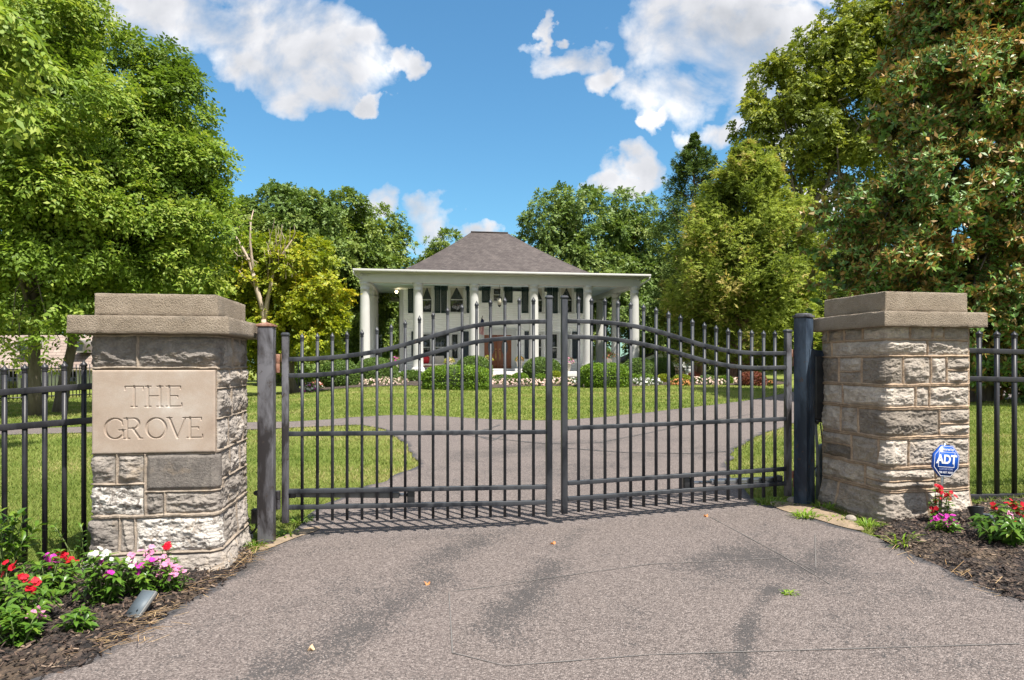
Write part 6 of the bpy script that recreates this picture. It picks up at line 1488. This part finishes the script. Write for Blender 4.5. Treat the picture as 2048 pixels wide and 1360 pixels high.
# woodland behind, left of the house
GW = 'tall trees standing behind the house'
def wood(label, d, items, base_px, mat, n, leaf=0.2, r0=0.3, **kw):
    kk = dict(per_m2=0.55, spray=0.55, droop=0.3, rr=(0.18, 0.36), aspect=0.42, m=7, inner=0.2); kk.update(kw)
    return make_tree('broadleaf_tree', label, onground(base_px, d), lobes_px(d, items), mat, 'bark', rng, n, leaf, r0, GW, **kk)
wood('dark green tree behind the dead tree, tallest left of the house', 48, [(560, 420, 70, 40), (520, 455, 70, 55), (600, 440, 60, 55), (640, 430, 55, 50), (560, 500, 80, 60), (500, 520, 60, 60), (640, 520, 70, 60)], 560, 'lf_mid', 8500)
wood('dark green tree between the maple and the house', 50, [(680, 430, 55, 50), (700, 490, 70, 60), (660, 540, 70, 70), (730, 560, 60, 60), (700, 620, 70, 70), (650, 470, 50, 50), (690, 690, 70, 50)], 690, 'lf_dark', 9000)
wood('dark green tree with its crown over the left porch corner', 64, [(765, 450, 38, 42), (790, 500, 38, 45), (760, 520, 55, 55), (800, 545, 34, 30), (740, 590, 60, 60), (770, 640, 60, 60), (750, 700, 70, 50), (720, 470, 26, 45)], 760, 'lf_dark', 9000)
wood('small pale leaved tree peeping above the left roof slope', 72, [(890, 490, 34, 28), (868, 512, 26, 18), (915, 505, 26, 20), (850, 525, 20, 14), (890, 540, 50, 40)], 890, 'lf_dark', 2600, 0.2, 0.2)
wood('round green tree just right of the house roof', 56, [(1100, 440, 52, 55), (1150, 420, 55, 48), (1120, 500, 70, 60), (1180, 480, 60, 55), (1080, 530, 40, 40), (1180, 560, 80, 60), (1240, 640, 80, 70)], 1140, 'lf_mid', 10000)
wood('green tree between the round tree and the cedar', 58, [(1220, 420, 50, 44), (1270, 420, 45, 38), (1250, 480, 60, 55), (1300, 500, 50, 60), (1290, 580, 70, 70), (1230, 540, 50, 50), (1330, 660, 80, 60)], 1260, 'lf_mid', 9500)
wood('green tree seen through the left gallery of the house', 68, [(790, 600, 50, 60), (740, 620, 60, 60), (775, 670, 70, 40), (700, 700, 80, 40), (790, 715, 60, 30)], 770, 'lf_mid', 6000)
# tall tree at the right behind the cedar, olive green
bigt = make_tree('broadleaf_tree', 'tall olive green tree rising behind the cedar and magnolia', onground(1608, 43), lobes_px(43, [(1560, 180, 70, 65), (1520, 240, 45, 55), (1640, 130, 80, 70), (1720, 90, 80, 60), (1800, 60, 80, 60), (1600, 260, 90, 60), (1700, 220, 100, 80), (1560, 320, 60, 40), (1640, 340, 70, 40), (1740, 330, 80, 80), (1600, 380, 40, 30), (1820, 150, 90, 100), (1750, 30, 70, 45), (1690, 70, 60, 45), (1680, 420, 40, 50, 3), (1500, 300, 30, 30)]), 'lf_olive', 'bark', rng, 16000, 0.19, 0.42, GW, per_m2=0.65, spray=0.5, rr=(0.16, 0.32), aspect=0.4, m=8, trunk_top=tuple(at(1622, 330, 43)), inner=0.15)
m = MB()
for pts, r in (([(1606, 500), (1600, 455), (1592, 420), (1575, 392), (1555, 372)], 0.17), ([(1608, 500), (1614, 440), (1628, 405), (1652, 372), (1690, 350)], 0.18), ([(1690, 350), (1652, 342), (1612, 338), (1572, 342), (1548, 340)], 0.11), ([(1652, 372), (1668, 320), (1672, 275), (1656, 232)], 0.13), ([(1668, 320), (1690, 290), (1720, 255)], 0.09), ([(1592, 420), (1584, 360), (1578, 300), (1570, 240)], 0.10)):
    m.tube([at(x, y, 42.4 + 0.25 * math.sin(k * 1.3)) for k, (x, y) in enumerate(pts)], list(np.linspace(r, r * 0.4, len(pts))), 8)
m.build('limbs', M['bark'], bigt, True)
# understory
GU = 'understory trees right of the cedar'
wood('green understory tree between cedar and magnolia', 52, [(1620, 560, 60, 70), (1590, 640, 60, 60), (1660, 640, 70, 80), (1610, 700, 60, 40), (1680, 520, 50, 60), (1620, 480, 46, 50)], 1640, 'lf_mid', 7000, r0=0.2)
wood('dark low tree at the back of the right lawn', 60, [(1560, 690, 90, 60), (1480, 700, 80, 50), (1650, 715, 90, 40), (1420, 690, 70, 50), (1340, 690, 60, 60)], 1540, 'lf_dark', 6000, r0=0.2)
# cedars
LSC = 1.0
def cedar(label, px, d, apex_py, base_py, prof, n, seed, trunks=((0, 0),), mat='lf_cedar', lean=0.0, spire=False):
    r = np.random.default_rng(seed); b = onground(px, d); top = at(px + lean, apex_py, d); t = thing('cedar_tree', tuple(b), label, 'tree', 'cedars right of the house')
    m = MB()
    for ox, oz in trunks:
        p0 = b + Vector((ox, r.uniform(-.3, .3), -0.2)); m.tube(limb_path(r, p0, Vector((top.x, top.y, b.z + (top.z - b.z) * (0.97 if (ox, oz) == trunks[0] else 0.55))), 10, 0.012), list(np.linspace(0.22, 0.03, 10)), 9)
    k = d / F; ph = [p[0] for p in prof]; pr = [p[1] * k for p in prof]; zb = at(px, base_py, d).z
    Q = []; Rn = []
    ns_ = 100 if spire else 170; nb_ = n // ns_; lsc = 0.62 if spire else 0.9
    for i in range(nb_):
        f = r.random() ** 0.8 if not spire else r.random() ** 0.9
        z = zb + (top.z - zb) * f; Rm = np.interp(f, ph, pr) * r.choice([r.uniform(0.55, 1.0), r.uniform(0.9, 1.22)]); a = r.uniform(0, 6.283)
        c0 = np.array([b.x + (top.x - b.x) * f, d, z]); dr = np.array([math.cos(a), math.sin(a), 0.0]); tip = c0 + dr * Rm + np.array([0, 0, Rm * r.uniform(0.0, 0.5)])
        if r.random() < 0.35: m.tube(limb_path(r, c0 - np.array([0, 0, 0.1 * Rm]), c0 + (tip - c0) * 0.8, 5, 0.04), list(np.linspace(0.035, 0.008, 5)), 5)
        ns = ns_; s = 0.3 + 0.7 * r.random(ns) ** 0.6; side = np.array([-dr[1], dr[0], 0])
        P = c0 + (tip - c0) * s[:, None] + side * (r.normal(0, 0.15, ns) * Rm * (1.2 - s * 0.8))[:, None] + np.array([0, 0, 1.0]) * (r.normal(0, 0.075, ns) * (Rm + 0.3))[:, None]
        ax = unit(dr * 0.75 + side * r.normal(0, 0.6, ns)[:, None] + np.array([0, 0, 1.0]) * r.normal(0.22, 0.4, ns)[:, None]); l = r.uniform(0.16, 0.5, ns) * lsc
        tn = np.clip(r.normal(0.5, 0.24) + r.normal(0, 0.13, ns) + (s - 0.75) * 0.5, 0, 1)
        for fan in (-0.5, 0.0, 0.5):
            up = unit(np.array([0, 0, 0.6]) + dr * 0.6 + rdir(r, ns) * 0.55); sd = unit(np.cross(ax, up)); a2 = unit(ax + sd * fan + np.array([0, 0, -0.08])); lf = l * r.uniform(0.5, 1.0, ns)
            Q.append(leafquads(P, a2, up, lf, lf * 0.105, 0.15)); Rn.append(tn)
    m.build('trunk', M['bark_red'], t, True); leaf_obj('crown', np.concatenate(Q), np.concatenate(Rn), M[mat], t); return t
cedar('broad feathery cedar with reddish trunks, tallest right of the garage', 1492, 36, 288, 735, [(0, 95), (0.1, 142), (0.3, 152), (0.5, 124), (0.7, 86), (0.85, 54), (0.95, 24), (1, 3)], 90000, 5, ((0, 0), (-0.9, 0), (-0.4, 1)), lean=6)
cedar('slender darker cedar with a pointed spire beside the broad cedar', 1400, 44, 268, 720, [(0, 80), (0.2, 95), (0.45, 92), (0.62, 84), (0.75, 64), (0.86, 36), (0.95, 13), (1, 1)], 46000, 6, mat='lf_spire', lean=-12, spire=True)
cedar('low feathery cedar at the left foot of the broad cedar', 1388, 46, 470, 735, [(0, 60), (0.3, 70), (0.6, 55), (0.85, 30), (1, 3)], 24000, 7)
# magnolia
d = 20.0
ml = lobes_px(d, [(1900, 60, 95, 100), (1980, 30, 140, 110), (1905, 200, 120, 110, -1), (2020, 180, 120, 120, -1), (2120, 100, 140, 160), (1838, 290, 70, 80), (1790, 420, 110, 70, -0.5), (1715, 420, 70, 60), (1690, 510, 50, 55), (1900, 380, 120, 100, -1.2), (2010, 400, 120, 110, -1.2), (1760, 540, 90, 50, -0.5), (1850, 530, 100, 70, -1.2), (1960, 540, 110, 80, -1.4), (2060, 560, 120, 90, -1.4), (2160, 380, 120, 160), (1690, 580, 50, 40), (1780, 630, 90, 60), (1950, 660, 120, 70, -1), (2080, 690, 130, 80, -1), (1880, 700, 100, 60), (1990, 750, 110, 45, -0.6), (2110, 760, 120, 45, -0.6), (1838, 170, 50, 60), (1905, -60, 80, 80), (1980, -90, 130, 90), (1675, 450, 40, 40)])
mg = thing('magnolia_tree', tuple(onground(1960, 20.4)), 'huge dark glossy magnolia with rusty leaf undersides at the right', 'tree')
trunk_mb(rng, np.array(onground(1960, 20.4)) - np.array([0, 0, 0.2]), tuple(at(1960, -40, 20.4)), 0.3, 0.06, [l[:3] for l in ml], 0.35).build('trunk', M['bark'], mg, True)
q, rn = rosettes(rng, ml, 22000, 0.2, 8, 0.75, (0.3, 0.48), 0.19, 0.12)
q2, rn2 = rosettes(rng, [(l[0], l[1] + 1.6, l[2], l[3] * 0.9, l[4] * 0.7, l[5] * 0.9) for l in ml], 5000, 0.26, 7, 0.8, (0.35, 0.5), 0.3, 0.5)
q = np.concatenate([q, q2]); rn = np.concatenate([rn, rn2])
leaf_obj('crown', q, rn, M['lf_mag'], mg)
# far fill: copies of two plain woodland trees so no bare horizon shows
far = [(-420, 56, 1.1), (-250, 60, 1.2), (-90, 62, 1.15), (60, 58, 1.0), (200, 62, 1.1), (330, 56, 1.05), (440, 62, 1.0), (520, 44, 0.62), (600, 42, 0.55), (400, 40, 0.7), (660, 60, 0.7), (830, 75, 0.85), (960, 74, 0.8), (1040, 76, 0.85), (1180, 72, 0.8), (1330, 70, 0.9), (1480, 68, 0.9), (1600, 64, 0.9), (1720, 60, 1.0), (1860, 56, 0.9), (2000, 60, 1.0), (2150, 58, 1.1), (2300, 60, 1.1), (1680, 48, 0.5)]
GF = 'woodland trees along the far edge of the grounds'
srcs = {}
lbl = ['dark woodland tree far beyond the left fence', 'dark woodland tree behind the roof of the neighbour', 'woodland tree low behind the maple', 'woodland tree glimpsed behind the house', 'woodland tree glimpsed behind the cedars', 'dark woodland tree behind the magnolia']
for i, (px, dd, s) in enumerate(far):
    kind = i % 2; b = onground(px, dd); lab = lbl[0] if px < -100 else lbl[1] if px < 350 else lbl[2] if px < 700 else lbl[3] if px < 1300 else lbl[4] if px < 1650 else lbl[5]
    grp = GF + ' ' + {0: 'beyond the left fence', 1: 'by the neighbour', 2: 'behind the maple', 3: 'behind the house', 4: 'behind the cedars', 5: 'behind the magnolia'}[lbl.index(lab)]
    if kind not in srcs:
        lo = []
        for k in range(13):
            z = rng.uniform(1.2, 12.5); rr = 3.6 * (1 - ((z - 5.5) / 9.5) ** 2) ; a = rng.uniform(0, 6.28); k_ = rng.uniform(0.2, 0.75) * rr
            lo.append((b.x + math.cos(a) * k_, b.y + math.sin(a) * k_, b.z + z, 2.0, 2.0, 1.7))
        srcs[kind] = make_tree('woodland_tree', lab, b, lo, 'lf_dark' if kind else 'lf_mid', 'bark', rng, 7000, 0.24, 0.25, grp, per_m2=0.5, spray=0.6, m=6, aspect=0.42, inner=0.3)
        srcs[kind].scale = (s, s, s)
    else: copy_tree(srcs[kind], b, rng.uniform(0, 6.28), (s, s, s * rng.uniform(0.9, 1.1)), lab, grp)

# ------------------------------------------------------------------ sky, sun, lens
SUN_EL, SAZ = R(60), R(138)          # azimuth clockwise from +Y: right of and behind the lens
w = bpy.data.worlds.new('World'); SC.world = w; w.use_nodes = True; nt = w.node_tree
bg = nt.nodes['Background']
sky = nt.nodes.new('ShaderNodeTexSky'); sky.sky_type = 'NISHITA'; sky.sun_disc = False; sky.sun_elevation = SUN_EL; sky.sun_rotation = SAZ; sky.air_density = 1.3; sky.dust_density = 0.6; sky.ozone_density = 2.5
tc = nt.nodes.new('ShaderNodeTexCoord'); sp = nt.nodes.new('ShaderNodeSeparateXYZ'); nt.links.new(tc.outputs['Generated'], sp.inputs[0])
ay = math_(nt, 'MAXIMUM', math_(nt, 'ABSOLUTE', sp.outputs[1]), 0.05)
A_ = math_(nt, 'DIVIDE', sp.outputs[0], ay); B_ = math_(nt, 'DIVIDE', sp.outputs[2], ay)
cv = nt.nodes.new('ShaderNodeCombineXYZ'); nt.links.new(A_, cv.inputs[0]); nt.links.new(B_, cv.inputs[1])
CL = [(330, 30, 150, 75), (470, 60, 170, 85), (610, 100, 200, 110), (620, 175, 120, 50), (520, 135, 105, 70), (735, 205, 38, 22), (815, 125, 40, 26), (720, 80, 80, 50), (1440, 60, 210, 120), (1520, 140, 190, 120), (1370, 170, 120, 70), (1145, 115, 82, 40), (1205, 155, 50, 36), (1322, 235, 26, 48), (1440, 270, 60, 40), (1275, 345, 62, 46), (1260, 375, 90, 26), (1620, 90, 100, 90), (735, 415, 64, 44), (868, 458, 78, 54), (958, 455, 40, 28), (845, 500, 60, 30), (1640, 420, 70, 60), (1092, 70, 18, 50), (1560, 260, 120, 60), (250, 20, 90, 40), (1600, -10, 140, 24)]
wv = noise(nt, 13, 6, 0.52, cv.outputs[0]); of2 = nt.nodes.new('ShaderNodeVectorMath'); of2.operation = 'ADD'; nt.links.new(cv.outputs[0], of2.inputs[0]); of2.inputs[1].default_value = (7.3, 2.1, 4.4)
wv2 = noise(nt, 13, 6, 0.52, of2.outputs[0])
A2 = math_(nt, 'ADD', A_, math_(nt, 'MULTIPLY', math_(nt, 'SUBTRACT', wv, 0.5), 0.17)); B2 = math_(nt, 'ADD', B_, math_(nt, 'MULTIPLY', math_(nt, 'SUBTRACT', wv2, 0.5), 0.13))
fld = None; low = None
for px, py, rx, ry in CL:
    a0, b0 = (px - CX) / F, (HY - py) / F; ra, rb = rx / F, ry / F
    dx = math_(nt, 'DIVIDE', math_(nt, 'SUBTRACT', A2, a0), ra); dy = math_(nt, 'DIVIDE', math_(nt, 'SUBTRACT', B2, b0), rb)
    e = math_(nt, 'SUBTRACT', 1.0, math_(nt, 'ADD', math_(nt, 'MULTIPLY', dx, dx), math_(nt, 'MULTIPLY', dy, dy)))
    if fld is None: fld = e
    else:
        s = nt.nodes.new('ShaderNodeMath'); s.operation = 'SMOOTH_MAX'; nt.links.new(fld, s.inputs[0]); nt.links.new(e, s.inputs[1]); s.inputs[2].default_value = 0.35; fld = s.outputs[0]
n1 = noise(nt, 8, 8, 0.55, cv.outputs[0], 0.3); n2 = noise(nt, 3.2, 4, 0.5, cv.outputs[0])
dens = math_(nt, 'ADD', math_(nt, 'MAXIMUM', fld, -1.5), math_(nt, 'MULTIPLY', math_(nt, 'SUBTRACT', n1, 0.52), 3.2))
inf = math_(nt, 'MULTIPLY', ramp(nt, sp.outputs[1], [(0.05, (0, 0, 0)), (0.15, (1, 1, 1))]), math_(nt, 'MULTIPLY', ramp(nt, math_(nt, 'MULTIPLY', math_(nt, 'ABSOLUTE', A_), 0.5), [(0.42, (1, 1, 1)), (0.56, (0, 0, 0))]), ramp(nt, math_(nt, 'MULTIPLY', B_, 0.5), [(0.30, (1, 1, 1)), (0.42, (0, 0, 0))])))
n3 = noise(nt, 2.6, 7, 0.55, tc.outputs['Generated'], 0.3)      # unseen clouds added outside the frame for neutral white fill light
fill_c = math_(nt, 'SUBTRACT', math_(nt, 'MULTIPLY', math_(nt, 'SUBTRACT', n3, 0.40), 6.0), math_(nt, 'MULTIPLY', inf, 8.0))
dens = math_(nt, 'MAXIMUM', dens, fill_c)
al = ramp(nt, dens, [(-0.0, (0, 0, 0)), (0.25, (0.35, 0.35, 0.35)), (0.8, (1, 1, 1))])
of = nt.nodes.new('ShaderNodeVectorMath'); of.operation = 'ADD'; nt.links.new(cv.outputs[0], of.inputs[0]); of.inputs[1].default_value = (0.035, 0.05, 0)
n1b = noise(nt, 8, 6, 0.5, of.outputs[0], 0.3)
sh = math_(nt, 'ADD', math_(nt, 'MULTIPLY', math_(nt, 'SUBTRACT', n1, n1b), 1.6), math_(nt, 'ADD', math_(nt, 'MULTIPLY', math_(nt, 'SUBTRACT', 1.2, dens), 0.25), math_(nt, 'MULTIPLY', n2, 0.55)))
CW = 2.85
cc = ramp(nt, sh, [(0.0, (0.48 * CW / 10, 0.50 * CW / 10, 0.54 * CW / 10)), (0.42, (0.70 * CW / 10, 0.71 * CW / 10, 0.745 * CW / 10)), (0.85, (CW / 10, CW / 10, CW / 10))])
skc = mixc(nt, 1.0, sky.outputs[0], (0.21, 0.355, 0.41), 'MULTIPLY')
mul = mixc(nt, 1.0, cc, (10.0, 10.0, 10.0), 'MULTIPLY')
fin = mixc(nt, al, skc, mul)
nt.links.new(fin, bg.inputs[0]); bg.inputs[1].default_value = 0.15
sd = bpy.data.lights.new('sun', 'SUN'); sd.energy = 3.3; sd.angle = R(0.53); sd.color = (1.0, 0.95, 0.86); so = bpy.data.objects.new('sun', sd); COL.objects.link(so)
v = Vector((math.sin(SAZ) * math.cos(SUN_EL), math.cos(SAZ) * math.cos(SUN_EL), math.sin(SUN_EL))); so.rotation_euler = (-v).to_track_quat('-Z', 'Y').to_euler(); so.location = v * 60
cam = bpy.data.cameras.new('camera'); cam.sensor_width = 36; cam.lens = 36 * F / 2048; cam.shift_y = (HY - 680) / 2048; cam.clip_end = 2000; cam.clip_start = 0.1
co = bpy.data.objects.new('camera', cam); COL.objects.link(co); co.location = (0, 0, CAMZ); co.rotation_euler = (R(90), 0, 0); SC.camera = co
SC.view_settings.view_transform = 'Standard'; SC.view_settings.look = 'None'; SC.view_settings.gamma = 1; SC.view_settings.exposure = 1.5
SC.render.engine = 'CYCLES'; SC.cycles.max_bounces = 10; SC.cycles.diffuse_bounces = 7; SC.cycles.use_adaptive_sampling = True; SC.cycles.use_denoising = True
